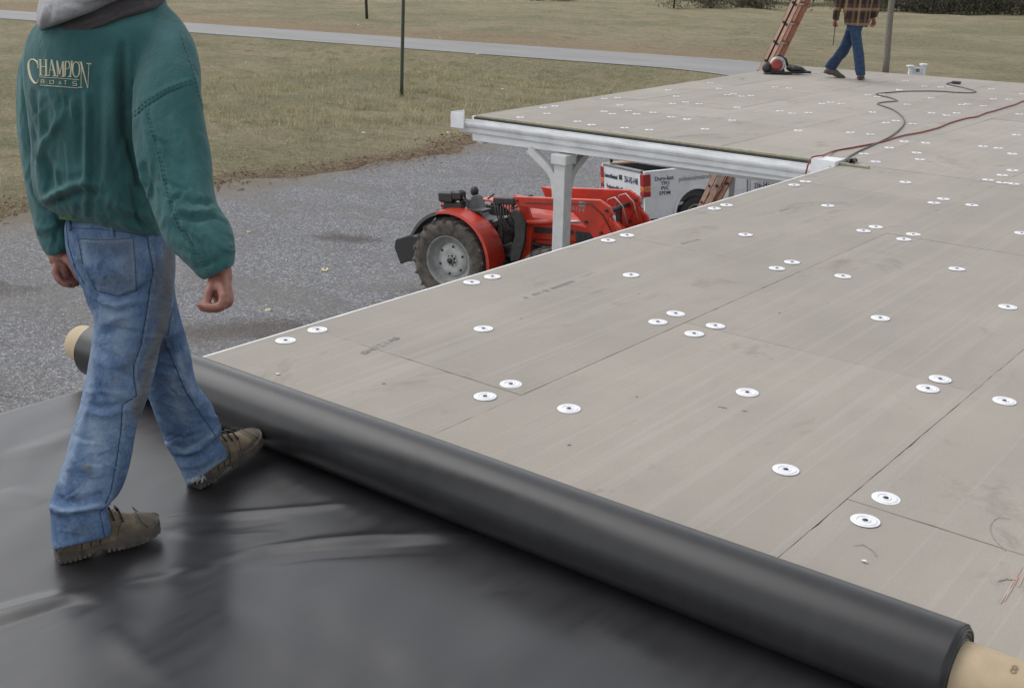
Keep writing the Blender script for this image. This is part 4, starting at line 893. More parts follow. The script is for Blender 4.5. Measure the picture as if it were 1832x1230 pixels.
# embroidered lettering on the back
LG = [([(375,420),(370,330),(330,260),(255,215),(190,235),(155,300),(150,400),(165,500),(195,620),(240,710),(300,775),(345,770),(376,720),(388,660)], [10,20,26,28,34,40,44,46,46,44,38,28,14,8]), ([(366,235),(378,425)], [10, 14]),
 ([(428,225),(436,585)], [34]), ([(562,230),(566,595)], [34]), ([(440,385),(560,388)], [16]), ([(390,223),(470,226)], [14]), ([(525,229),(602,231)], [14]), ([(400,586),(492,589)], [14]), ([(520,598),(607,601)], [14]),
 ([(690,222),(632,590)], [14]), ([(688,222),(772,600)], [36]), ([(655,465),(742,467)], [14]), ([(598,594),(664,598)], [14]), ([(722,604),(812,608)], [14]),
 ([(815,240),(832,605)], [14]), ([(818,243),(880,570)], [30]), ([(880,570),(955,262)], [14]), ([(955,262),(962,612)], [32]), ([(795,610),(862,612)], [14]), ([(906,612),(1000,616)], [14]),
 ([(1016,255),(1004,612)], [28]), ([(1012,262),(1085,266),(1116,330),(1100,420),(1030,450)], [16,20,26,20,14]), ([(1168,262),(1122,620)], [32]), ([(1125,258),(1205,262)], [14]), ([(1072,620),(1162,626)], [14]),
 ([(1260,268),(1205,320),(1182,440),(1196,560),(1256,634),(1318,585),(1342,465),(1325,330),(1260,268)], [18,26,32,28,18,26,32,28,18]),
 ([(1388,278),(1376,862)], [14]), ([(1372,282),(1532,885)], [46, 46, 18]), ([(1564,322),(1536,885)], [14]), ([(1325,276),(1402,282)], [16]), ([(1508,310),(1625,325)], [24, 20]), ([(1325,868),(1412,876)], [16]),
 ([(408,628),(870,656),(1332,692)], [13]), ([(420,818),(870,850),(1322,886)], [13]),
 ([(446,690),(512,693),(508,730),(518,736),(516,775),(446,770),(446,690)], [12]), ([(446,730),(510,732)], [12]), ([(650,706),(737,709),(739,786),(650,782),(650,706)], [13]), ([(857,802),(886,722),(916,806)], [10]), ([(870,778),(905,780)], [9]),
 ([(988,714),(1048,718)], [13]), ([(1018,717),(1013,802)], [13]), ([(1280,735),(1190,730),(1186,775),(1274,786),(1276,828),(1178,822)], [13])]
m = MB()
for line, wds in LG:
    n_ = len(line); wl_ = wds if len(wds) == n_ else list(np.interp(np.linspace(0, 1, n_), np.linspace(0, 1, len(wds)), wds))
    P = [np.array([x, y, w_], float) for (x, y), w_ in zip(line, wl_)]; P = spline(P, 26) if n_ > 5 and line[0] != (446, 690) and line[0] != (650, 706) else [np.array(q) for q in resample([tuple(q) for q in P], 26)]
    rows = []
    for i, p in enumerate(P):
        d = P[min(i+1, len(P)-1)][:2]-P[max(0, i-1)][:2]; d = d/(np.linalg.norm(d)+1e-9); nn = np.array([-d[1], d[0]]); row = []
        for s_, o_ in ((-.5, .0002), (-.3, .0016), (0, .0020), (.3, .0016), (.5, .0002)):
            q = p[:2]+nn*s_*p[2]; h = cast(jt, 40+q[0]/13.086, 90+q[1]/13.086, o_)
            if h is None: break
            row.append(h)
        if len(row) == 5: rows.append(row)
    if len(rows) > 1: m.loft(rows, cap=False, closed=False, smooth=True)
m.build('embroidered_lettering', THREADC, jacket, True)

# hood lying on the shoulders: pale shell over a dark inner hood
m = MB()
m.loft(rings([(96, -72, 258, -90, 2.50, .20), (80, -34, 276, -62, 2.475, .235), (69, 2, 268, -36, 2.46, .25), (66, 30, 236, -12, 2.455, .235), (68, 46, 186, 14, 2.46, .19), (72, 54, 126, 36, 2.465, .10)], 1., n=40), cap=True)
HM = remesh(m.mesh('h', HOODL), .005, 4); fold_noise(HM, .003, 26, 7)
sculpt(HM, [([(82, 10), (74, 50)], 5, .006), ([(90, 10), (86, 46)], 6, -.005), ([(110, 0), (150, 12), (200, 5), (240, -12)], 7, -.006), ([(95, 36), (150, 30), (205, 10), (250, -6)], 5, .005)])
HM.materials.clear(); HM.materials.append(HOODL); HM.name = 'hood'; hood = link('hood', HM, person, True)
m = MB()
m.loft(rings([(104, -60, 280, -74, 2.50, .16), (92, 0, 294, -22, 2.505, .20), (88, 32, 294, 4, 2.50, .22), (92, 54, 272, 20, 2.485, .21), (100, 69, 212, 38, 2.48, .16), (108, 77, 158, 60, 2.485, .09)], 1., n=40), cap=True)
HM = remesh(m.mesh('h', HOODD), .005, 4); fold_noise(HM, .002, 40, 9)
sculpt(HM, [([(110, 66), (150, 58), (200, 34), (250, 14), (282, 12)], 4, .006), ([(120, 56), (160, 46), (210, 24)], 4, -.006)])
HM.materials.clear(); HM.materials.append(HOODD); HM.name = 'inner_hood'; link('inner_hood', HM, person, True)
# undershirt hem peeking out
m = MB(); m.loft(rings([(104, 374, 280, 398, 2.712, .25), (106, 392, 270, 412, 2.716, .255)], 1.), cap=True); m.build('undershirt_hem', GREENSH, person, True)

# jeans
m = MB()
for S_ in (PELV, RLEG, LLEG): m.loft(rings(S_, 1.), cap=True)
JE = remesh(m.mesh('j', DENIM), .0052, 5)
fold_noise(JE, .0018, 34, 5, (1, 1, .9)); fold_noise(JE, .0009, 80, 6)
sculpt(JE, [
 ([(86, 902), (108, 914), (148, 910), (185, 900), (202, 886)], 6, .017), ([(92, 922), (120, 930), (160, 926), (195, 914)], 5, -.006), ([(100, 890), (140, 896), (190, 882)], 6, -.006), ([(170, 905), (178, 940)], 5, .006), ([(120, 945), (150, 948)], 8, .004),
 ([(154, 722), (180, 729), (216, 723), (240, 716)], 5, -.008), ([(150, 735), (185, 742), (214, 738)], 6, .006), ([(150, 702), (185, 700), (225, 706)], 5, .005), ([(160, 690), (190, 712)], 5, -.005),
 ([(125, 775), (150, 786), (170, 790)], 5, -.005), ([(122, 812), (150, 838), (200, 845)], 8, .005), ([(196, 780), (214, 800)], 5, -.004), ([(120, 840), (130, 865)], 5, -.006),
 ([(170, 524), (210, 534), (243, 524), (272, 500)], 5, -.011), ([(172, 536), (210, 546), (250, 536)], 6, .008), ([(165, 500), (172, 540), (178, 560)], 5, -.006),
 ([(180, 580), (215, 566), (250, 560)], 6, .005), ([(175, 600), (210, 590), (245, 600)], 7, -.005), ([(165, 640), (200, 655), (240, 645)], 8, .004), ([(160, 612), (200, 640), (230, 680)], 7, -.004),
 ([(306, 490), (300, 540), (290, 590), (268, 640)], 6, .010), ([(296, 500), (286, 560), (272, 600)], 6, -.008), ([(255, 660), (246, 700)], 6, -.008), ([(262, 640), (256, 680), (246, 730)], 5, .006),
 ([(297, 790), (310, 804), (335, 807), (358, 799), (392, 764)], 5.5, .017), ([(300, 815), (330, 822), (365, 815), (398, 788)], 5, -.009), ([(322, 834), (350, 832), (385, 815)], 5, .008), ([(300, 778), (330, 786), (368, 770)], 5, -.008), ([(366, 742), (384, 746), (390, 770)], 5, .008),
 ([(318, 600), (330, 650), (338, 700)], 6, -.005), ([(288, 700), (310, 720), (345, 716)], 7, -.005), ([(280, 660), (310, 680)], 8, .005),
 ([(274, 424), (282, 460), (272, 505)], 3, -.006), ([(260, 425), (268, 470), (262, 510)], 4, .004), ([(145, 432), (146, 480), (170, 522)], 3, -.004), ([(115, 395), (122, 450), (140, 500)], 4, -.005), ([(128, 400), (134, 440)], 4, .004)])
sculpt(JE, small_folds(46, (105, 560, 290, 900), R_(15), .6, (18, 60), (1.8, 4), (.0012, .0038), 31)+small_folds(24, (285, 600, 400, 840), R_(20), .7, (15, 45), (1.8, 3.6), (.0012, .0036), 32)
       +small_folds(16, (90, 880, 195, 950), R_(0), .5, (20, 60), (1.8, 3.6), (.0015, .004), 33)+small_folds(22, (120, 420, 300, 560), R_(70), .7, (20, 50), (1.8, 3.4), (.001, .003), 34))
PKL = [(140, 427), (190, 429), (238, 426), (242, 470), (244, 520), (212, 530), (172, 519), (147, 468), (140, 427)]
SEAM = [(263, 423), (274, 486), (269, 512), (261, 565), (252, 618), (239, 653), (240, 680), (244, 708), (219, 724), (216, 773), (207, 834), (198, 878), (189, 900)]
sculpt(JE, [(SEAM, 2.2, -.003), ([(x+4, y) for x, y in SEAM], 2.5, .0025)])
paint(JE, 'pale_tone', [([(165, 560), (160, 680), (135, 780), (110, 860)], 9, .45), ([(180, 570), (220, 565)], 10, .3), ([(88, 903), (120, 914), (190, 900)], 4, .35), ([(320, 640), (345, 700)], 8, .35), ([(297, 792), (330, 808), (385, 775)], 4, .45), ([(x+4, y) for x, y in SEAM], 2.0, .28), ([(145, 431), (236, 429)], 3, .45), ([(237, 430), (240, 515), (212, 525)], 2.6, .45), ([(150, 440), (155, 470)], 6, .3), ([(190, 560), (225, 575), (215, 620)], 16, .35), ([(170, 760), (175, 850), (150, 880)], 14, .35), ([(310, 690), (330, 750)], 12, .35), ([(93, 985), (150, 985), (197, 962)], 4, .5), ([(337, 862), (402, 822)], 4, .5), ([(160, 800), (170, 860)], 16, .2), ([(150, 610), (160, 640)], 14, .3)], None)  # worn, paler denim on folds, pocket, seams and hems
paint(JE, 'dirt', [([(305, 440), (300, 520), (292, 580), (270, 640), (256, 700), (246, 738)], 13, .85), ([(290, 470), (285, 560)], 14, .6), ([(255, 745), (240, 800)], 7, .45), ([(170, 440), (230, 440), (232, 500), (185, 505)], 14, .35), ([(150, 834), (162, 836)], 5, .8), ([(130, 940), (160, 950)], 12, .25), ([(200, 690), (240, 640)], 10, .3)], 2.9)
JE.materials.clear(); JE.materials.append(DENIM); JE.name = 'jeans'; et = bvh(JE); jeans = link('jeans', JE, person, True)
m = MB(); surf_line(m, et, SEAM, .0013, .0002, None, 3); surf_line(m, et, [(189, 905), (178, 916), (184, 945), (188, 962)], .0013, .0002, None, 3)
surf_line(m, et, PKL, .0008, .0002, None, 3); surf_line(m, et, [(124, 408), (170, 409), (236, 417), (262, 424)], .0008, .0002, None, 3)
surf_line(m, et, [(294, 609), (331, 697), (349, 726), (386, 779)], .0013, .0002, None, 3); surf_line(m, et, [(118, 392), (123, 440), (136, 482), (152, 508)], .0015, .0002, None, 3); surf_line(m, et, [(307, 560), (300, 600)], .001, .0002, None, 3)
m.build('side_seam', SEAMD, jeans, True)
SO = lambda L, dx, dy=0: [(x+dx, y+dy) for x, y in L]
PK = [(142, 428), (190, 431), (236, 428), (239, 470), (241, 518), (212, 527), (174, 517), (150, 468), (142, 428)]
for L in (SO(SEAM, 3.5), SO(SEAM, 8), PK, [(145, 433), (190, 436), (232, 433)], [(231, 436), (234, 470), (235, 514), (212, 522), (178, 513)], [(122, 404), (170, 406), (236, 414)], [(120, 392), (160, 393)],
          [(98, 975), (130, 980), (165, 970), (194, 952)], [(340, 858), (372, 840), (400, 814)], [(298, 606), (336, 695), (354, 724), (390, 776)], [(268, 430), (290, 448), (305, 450)]):
    m = MB(); surf_line(m, et, L, .0006, .0006, (3, 4), 2.)
    if m.v: m.build('stitching', STITCHD, jeans, True)
m = MB()
for L in ([(126, 392), (128, 412)], [(200, 402), (203, 424)]):
    P = [cast(et, x, y, .003) for x, y in resample(L, 4)]; P = [p for p in P if p is not None]
    if len(P) > 1: m.tube(P, .0045, 8)
m.build('belt_loop', DENIM, jeans, True)
m = MB()   # frayed hem on the far leg
rf = random.Random(4)
for k in range(70):
    u = k/69; x = 337+u*40; y = 860-u*10+rf.uniform(-1, 3); h = cast(et, x, y-4, .001)
    if h is None: continue
    e = h+np.array([rf.uniform(-.008, .008), rf.uniform(-.008, .008), -rf.uniform(.004, .018)]); m.tube([h, (h+e)/2+np.array([.003, 0, 0]), e], .0007, 4)
m.build('frayed_threads', FRAY, jeans, True)

# boots
def boot(parent, heel, toe, pitch, s, mats, roll=0., far=False, lift=0., shaft=.02, wz=1.):
    heel = np.array(heel, float); toe = np.array(toe, float); f_ = toe-heel; f_[2] = 0; f_ /= np.linalg.norm(f_); r_ = np.array([f_[1], -f_[0], 0]); M = np.array([f_, -r_, [0, 0, 1.]]).T
    cp, sp_ = math.cos(pitch), math.sin(pitch); Rp = np.array([[cp, 0, -sp_], [0, 1, 0], [sp_, 0, cp]]); cr, sr = math.cos(roll), math.sin(roll); Rr2 = np.array([[1, 0, 0], [0, cr, -sr], [0, sr, cr]]); M = M@Rp@Rr2@np.diag([s, s*wz, s*wz]); o = heel+np.array([0, 0, lift])
    TW = lambda P: [o+M@np.array(p) for p in P]
    prof = [(-.004, .020), (.0, .030), (.03, .036), (.08, .034), (.12, .036), (.17, .046), (.215, .050), (.25, .048), (.275, .042), (.290, .031), (.299, .017), (.303, .004)]
    def outline(k, z, inset=0.): 
        L = [(x, -w_*k+.002*math.sin(x*20)) for x, w_ in prof]; Rr_ = [(x, w_*k) for x, w_ in prof]; return [(x, y, z(x) if callable(z) else z) for x, y in L+Rr_[::-1]]
    lug = lambda x: .0 if (x < .085 or x > .125) else .010
    up = lambda x: max(0, x-.22)*.10
    m = MB(); rg = [outline(.92, lambda x: lug(x)+up(x)), outline(1.0, lambda x: lug(x)*.8+.006+up(x)), outline(1.03, lambda x: .018+up(x)+(.004 if x < .09 else 0)), outline(1.02, lambda x: .030+up(x)*1.1+(.006 if x < .1 else 0)+max(0, x-.27)*.25), outline(.9, lambda x: .034+up(x)*1.1)]
    m.loft([TW(r) for r in rg], cap=True, smooth=False)
    for k in range(22):   # lugs
        x = .0+k*.0138
        if .085 < x < .125: continue
        w_ = np.interp(x, [p[0] for p in prof], [p[1] for p in prof])
        for sg in (-1, 1):
            c = (x, sg*(w_*1.01), .011+up(x)); m.box((c[0]-.0045, c[1]-.003-.002*sg, c[2]-.010), (c[0]+.0045, c[1]+.003-.002*sg, c[2]+.002+.003*math.sin(k*2.3)), (M, o))
    so_ = m.build('sole', mats[2], parent, True, bevel=.0015)
    secs = [(-.002, .028, .050, .02), (.012, .034, .070, .02), (.04, .037, .085, .02), (.08, .040, .105, .02), (.12, .041, .110, .02), (.155, .044, .100, .02), (.19, .047, .084, .02), (.225, .048, .068, .02), (.255, .045, .058, .020), (.276, .038, .048, .022), (.290, .027, .037, .024), (.299, .012, .030, .025)]
    m = MB(); S2 = spline([np.array(q) for q in secs], .012); rg = []
    for x, w_, zt, zb in S2:
        r1 = []
        for k in range(28):
            a = 2*math.pi*k/28; cs, sn = math.cos(a), math.sin(a); zc = zb+.010; hh = (zt-zc)
            y = w_*math.copysign(abs(cs)**(.8), cs)*(1-.35*max(0, sn)**2); z = zc+(hh*max(0, sn)**.85 if sn > 0 else .012*sn); r1.append((x, y, z+up(x)))
        rg.append(TW(r1))
    m.loft(rg, cap=True)
    ank = [[(.045+.038*math.cos(a), .034*math.sin(a), .05)for a in np.linspace(0, 6.283, 24, endpoint=False)], [(.050+.034*math.cos(a), .032*math.sin(a), .085)for a in np.linspace(0, 6.283, 24, endpoint=False)], [(.052+.030*math.cos(a), .029*math.sin(a), .095+shaft)for a in np.linspace(0, 6.283, 24, endpoint=False)]]
    m.loft([TW(r) for r in ank], cap=True)
    me_ = remesh(m.mesh('u', mats[0]), .0042 if not far else .006, 3); fold_noise(me_, .0012, 70, 3)
    me_.materials.clear(); me_.materials.append(mats[0]); me_.materials.append(mats[1])
    inv = np.linalg.inv(M); 
    for p in me_.polygons:
        q = inv@(np.array(p.center)-o)
        if q[0] > .255-.03*math.sin(max(0, q[2]-.03)*30) or (q[0] < .05 and q[2] < .075) or (q[2]-up(q[0]) < .046 and q[0] > .16): p.material_index = 1
    me_.name = 'boot_upper'; u_ = link('boot_upper', me_, parent, True); tr = bvh(me_)
    u_.data.name = 'boot_upper'
    if not far:
        m = MB()
        def sp(P, r0, off=.002):
            L = []
            for p in P:
                w0 = o+M@np.array(p); cdir = o+M@np.array((p[0], 0, .05)); d = Vector((cdir-w0).tolist()); h = tr.ray_cast(Vector((w0-(cdir-w0)*.5).tolist()), d.normalized())
                L.append(np.array(h[0])-np.array(d.normalized())*off if h[0] is not None else w0)
            m.tube(L, r0, 6)
        for k in range(4):
            x = .115+k*.024; z = .12-k*.010
            sp([(x+.006, -.030, z-.02), (x, -.012, z+.01), (x-.004, .012, z+.01), (x+.006, .030, z-.02)], .0026)
        for sg in (-1, 1):
            c = np.array([.112, sg*.008, .139]); m.tube([o+M@(c+np.array(q)) for q in ((0, 0, 0), (.006, sg*.014, .010), (-.004, sg*.028, .004), (.006, sg*.020, -.008), (0, 0, 0))], .0024, 6)
            m.tube([o+M@(c+np.array(q)) for q in ((0, 0, 0), (.022, sg*.018, -.004), (.036, sg*.024, -.020))], .0022, 6)
        m.build('laces', mats[3], parent, True)
        m = MB()
        for sg in (-1, 1):
            for x0, x1 in ((.086, .102), (.112, .128), (.06, .072)): sp([(x0, sg*.06, .042), ((x0+x1)/2, sg*.06, .07), (x1, sg*.05, .098)], .0018, .0006)
            sp([(.165, sg*.06, .052), (.175, sg*.05, .07), (.195, sg*.03, .082)], .0011, .0003); sp([(.255, sg*.05, .045), (.24, sg*.05, .065), (.235, 0, .08)], .0012, .0003)
        m.build('side_trim', mats[3], parent, True)
BM = (BOOTT, BOOTB, SOLE, LACE)
h1 = at(94, 1018, .0)+np.array([-.024, .030, 0]); t1 = at(281, 996, .0)+np.array([-.028, .036, 0])
boot(person, (h1[0], h1[1], .006), h1+np.array([math.cos(R_(71)), math.sin(R_(71)), 0]), R_(3), .86, BM, wz=1.16)
h2 = at(342, 884, .0)+np.array([-.024, .030, 0]); t2 = at(468, 828, .03)+np.array([-.028, .036, 0])
boot(person, (h2[0], h2[1], .006), h2+np.array([math.cos(R_(95)), math.sin(R_(95)), 0]), R_(12), .88, BM, wz=1.10)

# ================================================================== TRACTOR
HUBM = pm('hub_light_grey', (.52, .52, .51), (.38, .38, .37), 10, .5, bs=.1)
TM = np.array([[0.13916336389238712, 0.9866409601932197, -0.0846945914398115], [-0.9901987859050271, 0.13966518675822578, 0.0], [0.011828885930852904, 0.08386448161642365, 0.9964069581154295]])
TO = np.array([-9.146479194512292, 13.261227144968514, -3.7324507315335453]); TO[2] = TO[2]
trac = thing('tractor', TO, 'orange red farm tractor with front loader arms parked on the gravel beside the canopy post', 'tractor', M=TM)
def wheel(parent, x, y, z, R, W, rimr, sg, nl, tm_, rimm, lug=.035):
    """sg=+1: outer face towards +x"""
    t = bpy.data.objects.new('wheel', None)
    m = MB(); h = W/2
    m.lathe([(rimr, -h*.86), (rimr+.03, -h*.98), (R*.80, -h*1.05), (R*.93, -h*.95), (R-lug, -h*.80), (R-lug, h*.80), (R*.93, h*.95), (R*.80, h*1.05), (rimr+.03, h*.98), (rimr, h*.86), (rimr-.02, h*.6), (rimr-.02, -h*.6), (rimr, -h*.86)], (x, y, z), (1, 0, 0), 56, True)
    for k in range(nl):
        for s2 in (-1, 1):
            a0 = 2*math.pi*(k+(.5 if s2 > 0 else 0))/nl; pts_ = []
            for u, da in ((.02, .0), (.55, .10), (1.02, .17)):
                a = a0+da*(1 if True else -1)*(22/nl); pts_.append((u*h*s2, a))
            L = []
            for rr_, wd in ((R-lug-.01, .030), (R, .020)):
                for (xx, a) in pts_:
                    rq = rr_ if abs(xx) < h*.9 else rr_-lug*.45
                    for sd_ in (-1, 1): aa = a+sd_*wd*R/.69/R*1.0; L.append((x+xx, y+rq*math.cos(aa), z+rq*math.sin(aa)))
            n = 6; f = [(0, 1, 7, 6), (4, 5, 11, 10)] + [(6, 7, 9, 8), (8, 9, 11, 10), (0, 2, 8, 6), (2, 4, 10, 8), (1, 3, 9, 7), (3, 5, 11, 9)]
            m.add(L, f)
    ty = m.build('wheel', tm_, parent)
    m = MB(); o = sg*h
    m.lathe([(rimr+.012, o*.90), (rimr-.002, o*.92), (rimr-.02, o*.82), (rimr-.03, o*.45), (rimr*.80, o*.30), (rimr*.66, o*.16)], (x, y, z), (1, 0, 0), 48, True); m.build('rim', rimm, ty)
    m = MB(); m.lathe([(rimr*.67, o*.18), (rimr*.62, o*.34), (rimr*.40, o*.44), (rimr*.28, o*.36), (rimr*.16, o*.36), (rimr*.15, o*.62), (.001, o*.62)], (x, y, z), (1, 0, 0), 40, True)
    for k in range(8):
        a = k*math.pi/4; m.cyl((x+o*.36, y+rimr*.22*math.cos(a), z+rimr*.22*math.sin(a)), (x+o*.50, y+rimr*.22*math.cos(a), z+rimr*.22*math.sin(a)), rimr*.045, n=6)
    m.build('hub', HUBM if lug > .02 else rimm, ty)
    m = MB(); m.lathe([(rimr*.2, o*.37), (rimr*.12, o*.66), (.001, o*.70)], (x, y, z), (1, 0, 0), 16, True)
    for k in range(6):
        a = k*math.pi/3+.3; m.cyl((x+o*.34, y+rimr*.56*math.cos(a), z+rimr*.56*math.sin(a)), (x+o*.46, y+rimr*.56*math.cos(a), z+rimr*.56*math.sin(a)), rimr*.05, n=6)
    m.build('axle_cap', BLACKM, ty); return ty
wheel(trac, .60, 0, .69, .69, .40, .40, 1, 20, TYRE, RIM); wheel(trac, -.60, 0, .69, .69, .40, .40, -1, 20, TYRE, RIM)
wheel(trac, .60, 1.74, .50, .50, .28, .26, 1, 18, TYRE, RIM, .025); wheel(trac, -.60, 1.74, .50, .50, .28, .26, -1, 18, TYRE, RIM, .025)
for sg in (1, -1):
    m = MB(); A = np.linspace(R_(102), R_(-12), 20); r0 = .80
    def fr(a): 
        k = np.clip((R_(60)-a)/R_(60), 0, 1); return .36+.0*k, .78+.05*k
    outer = []; inner = []
    for a in A:
        x0, x1 = fr(a); outer.append([(sg*x, r0*math.cos(a)*1.0, .69+r0*math.sin(a)) for x in (x0, x1)]+[(sg*(x1+.012), (r0-.045)*math.cos(a), .69+(r0-.045)*math.sin(a)), (sg*x1, (r0-.02)*math.cos(a), .69+(r0-.02)*math.sin(a)), (sg*x0, (r0-.02)*math.cos(a), .69+(r0-.02)*math.sin(a))])
    m.loft(outer, cap=True); m.build('fender', RED, trac, bevel=.006)
    m = MB(); A = np.linspace(R_(101), R_(152), 9); rg = []
    for a in A: rg.append([(sg*x, r_*math.cos(a), .69+r_*math.sin(a)) for x, r_ in ((.34, .80), (.77, .80), (.79, .74), (.75, .775), (.34, .775))])
    m.loft(rg, cap=True); m.build('rear_fender_extension', BLACKP, trac, bevel=.005)
    m = MB(); m.prism([(.30, 1.40), (-.45, 1.42), (-.52, 1.10), (-.2, .9), (.45, .85), (.52, 1.15)], sg*.30, sg*.36, 0); m.build('inner_fender', BLACKM, trac, bevel=.005)
m = MB(); m.box((-.19, -.45, .45), (.19, 1.0, .88), c=.04); m.box((-.62, -.13, .56), (.62, .13, .82), c=.04); m.box((-.14, .9, .42), (.14, 2.5, .72), c=.03); m.box((-.30, -.42, .85), (.30, .55, 1.10), c=.04); m.build('chassis', BLACKM, trac, bevel=.008)
m = MB(); m.box((-.5, 1.68, .42), (.5, 1.80, .56), c=.03); m.build('front_axle', BLACKM, trac)
hood_sec = [(1.12, .26, 1.46), (1.5, .27, 1.44), (2.0, .27, 1.38), (2.5, .26, 1.30), (2.66, .22, 1.20)]
m = MB(); rg = []
for y, w_, zt in hood_sec: rg.append([(-w_, y, 1.02 if y < 2.2 else .80), (w_, y, 1.02 if y < 2.2 else .80), (w_, y, 1.08), (w_, y, zt-.10), (w_-.06, y, zt-.02), (0, y, zt), (-w_+.06, y, zt-.02), (-w_, y, zt-.10), (-w_, y, 1.08)])
m.loft(rg, cap=True); m.build('hood', RED, trac, bevel=.015)
m = MB(); m.box((-.20, 1.14, .70), (.20, 2.4, 1.02)); m.box((-.24, 1.3, .74), (-.2, 1.9, .98)); m.box((.20, 1.4, .74), (.25, 1.6, .96), c=.01); m.cyl((.20, 1.8, .86), (.28, 1.8, .86), .07, n=14); m.tube([(.22, 1.2, .95), (.28, 1.5, .9), (.26, 1.95, .98)], .018, 6); m.build('engine_block', BLACKM, trac, bevel=.004)
m = MB(); m.box((.205, 1.30, .955), (.262, 2.10, 1.015)); m.box((-.262, 1.30, .955), (-.205, 2.10, 1.015)); m.build('side_rail', RED, trac)
for sg in (1, -1):
    m = MB(); m.prism([(2.02, 1.19), (2.36, 1.17), (2.50, 1.05), (2.42, .88), (2.12, .88), (2.02, 1.0)], sg*.272, sg*.284, 0); m.prism([(1.30, 1.22), (1.98, 1.20), (1.98, 1.13), (1.30, 1.13)], sg*.272, sg*.282, 0)
    for k in range(4): m.prism([(2.06+k*.1, 1.16), (2.09+k*.1, 1.16), (2.09+k*.1, .92), (2.06+k*.1, .92)], sg*.284, sg*.289, 0)
    m.build('side_grille', BLACKP, trac)
m = MB(); m.box((-.2, 2.665, .78), (.2, 2.69, 1.15)); m.build('front_grille', BLACKP, trac)
m = MB(); m.box((-.34, .55, .52), (.34, 1.14, .56)); m.box((.34, .62, .40), (.62, 1.10, .44)); m.box((-.62, .62, .40), (-.34, 1.10, .44)); m.box((.36, .62, .42), (.38, .66, .85)); m.build('footplate', BLACKM, trac)
# loader
def arm(sg):
    m = MB(); x0, x1 = sg*.45, sg*.53
    m.prism([(1.10, 1.715), (2.56, 1.715), (2.72, 1.62), (2.76, 1.52), (2.72, 1.46), (2.62, 1.34), (2.50, 1.08), (2.34, 1.30), (2.18, 1.46), (2.12, 1.51), (1.28, 1.56), (1.16, 1.58)], x0, x1, 0)
    m.prism([(2.58, 1.34), (2.72, 1.46), (2.86, 1.34), (3.12, .78), (3.15, .45), (2.92, .36), (2.72, .80), (2.50, 1.10)], x0+sg*.005, x1-sg*.005, 0)
    m.build('loader_arm', RED, trac, bevel=.012)
    m = MB(); m.prism([(1.06, 1.73), (1.26, 1.70), (1.38, 1.32), (1.34, 1.10), (1.30, .74), (1.12, .70), (1.16, 1.05), (1.20, 1.25), (1.16, 1.50)], sg*.395, sg*.447, 0); m.box((min(sg*.14, sg*.45), 1.1, .60), (max(sg*.14, sg*.45), 1.32, .74)); m.build('loader_upright', RED, trac, bevel=.008)
    m = MB(); m.prism([(1.10, 1.50), (1.16, 1.53), (1.25, 1.50), (1.34, 1.30), (1.31, 1.04), (1.20, .74), (1.04, .72), (1.05, .88), (1.14, 1.13), (1.15, 1.33), (1.09, 1.44)], sg*.54, sg*.60, 0); m.build('loader_bracket', BLACKM, trac, bevel=.012)
    m = MB(); m.cyl((sg*.49, 1.32, 1.32), (sg*.49, 1.95, 1.365), .042); m.build('lift_cylinder', RED, trac)
    m = MB(); m.cyl((sg*.49, 1.95, 1.365), (sg*.49, 2.34, 1.39), .022); m.build('piston_rod', CHROME, trac)
    m = MB(); m.cyl((sg*.49, 2.62, 1.66), (sg*.49, 2.86, 1.16), .038); m.build('tilt_cylinder', RED, trac); m = MB(); m.cyl((sg*.49, 2.86, 1.16), (sg*.49, 3.10, .66), .02); m.build('piston_rod', CHROME, trac)
    for (y, z) in ((1.17, 1.655), (1.30, 1.32), (2.34, 1.39), (2.68, 1.57), (2.58, 1.24), (3.02, .52)): m = MB(); m.cyl((sg*.44, y, z), (sg*.565, y, z), .022, n=10); m.build('pivot_pin', BLACKM, trac)
    m = MB(); m.tube([(sg*.54, 1.3, 1.63), (sg*.545, 2.2, 1.655), (sg*.545, 2.42, 1.66), (sg*.545, 2.62, 1.50), (sg*.55, 2.80, 1.20)], .008, 6); m.build('hydraulic_line', BLACKM, trac)
arm(1); arm(-1)
m = MB(); m.cyl((-.47, 2.55, 1.50), (.47, 2.55, 1.50), .035); m.box((-.30, 2.44, 1.46), (-.24, 2.52, .95)); m.box((.20, 2.52, 1.52), (.27, 2.60, .80)); m.box((-.47, 2.78, .86), (.47, 2.88, .96)); m.build('loader_crossbar', BLACKM, trac, bevel=.004)
m = MB()
for s_ in (-.25, .12): m.tube([(s_, 2.45, 1.50), (s_, 2.5, 1.66), (s_+.02, 2.62, 1.70), (s_+.03, 2.75, 1.58), (s_+.03, 2.82, 1.3)], .009, 6)
m.build('guard_hoop', ALU, trac)
m = MB(); m.prism([(2.95, .12), (3.05, .55), (3.15, .62), (3.22, .60), (3.20, .2), (3.65, .12), (3.65, .09), (3.0, .08)], -.85, .85, 0); m.build('bucket', REDDUST, trac, bevel=.004)
# lettering on the loader arm
tf = frame4((.5315, 2.10, 1.565), (0, 1, -.20), (0, .20, 1)); text_mesh('6114', .10, LETTERG, tf, 'lettering', trac, .001, sx=1.1)
m = MB(); m.prism([(2.24, 1.69), (2.35, 1.67), (2.33, 1.60), (2.22, 1.62)], .530, .532, 0); m.build('decal', RIM, trac)
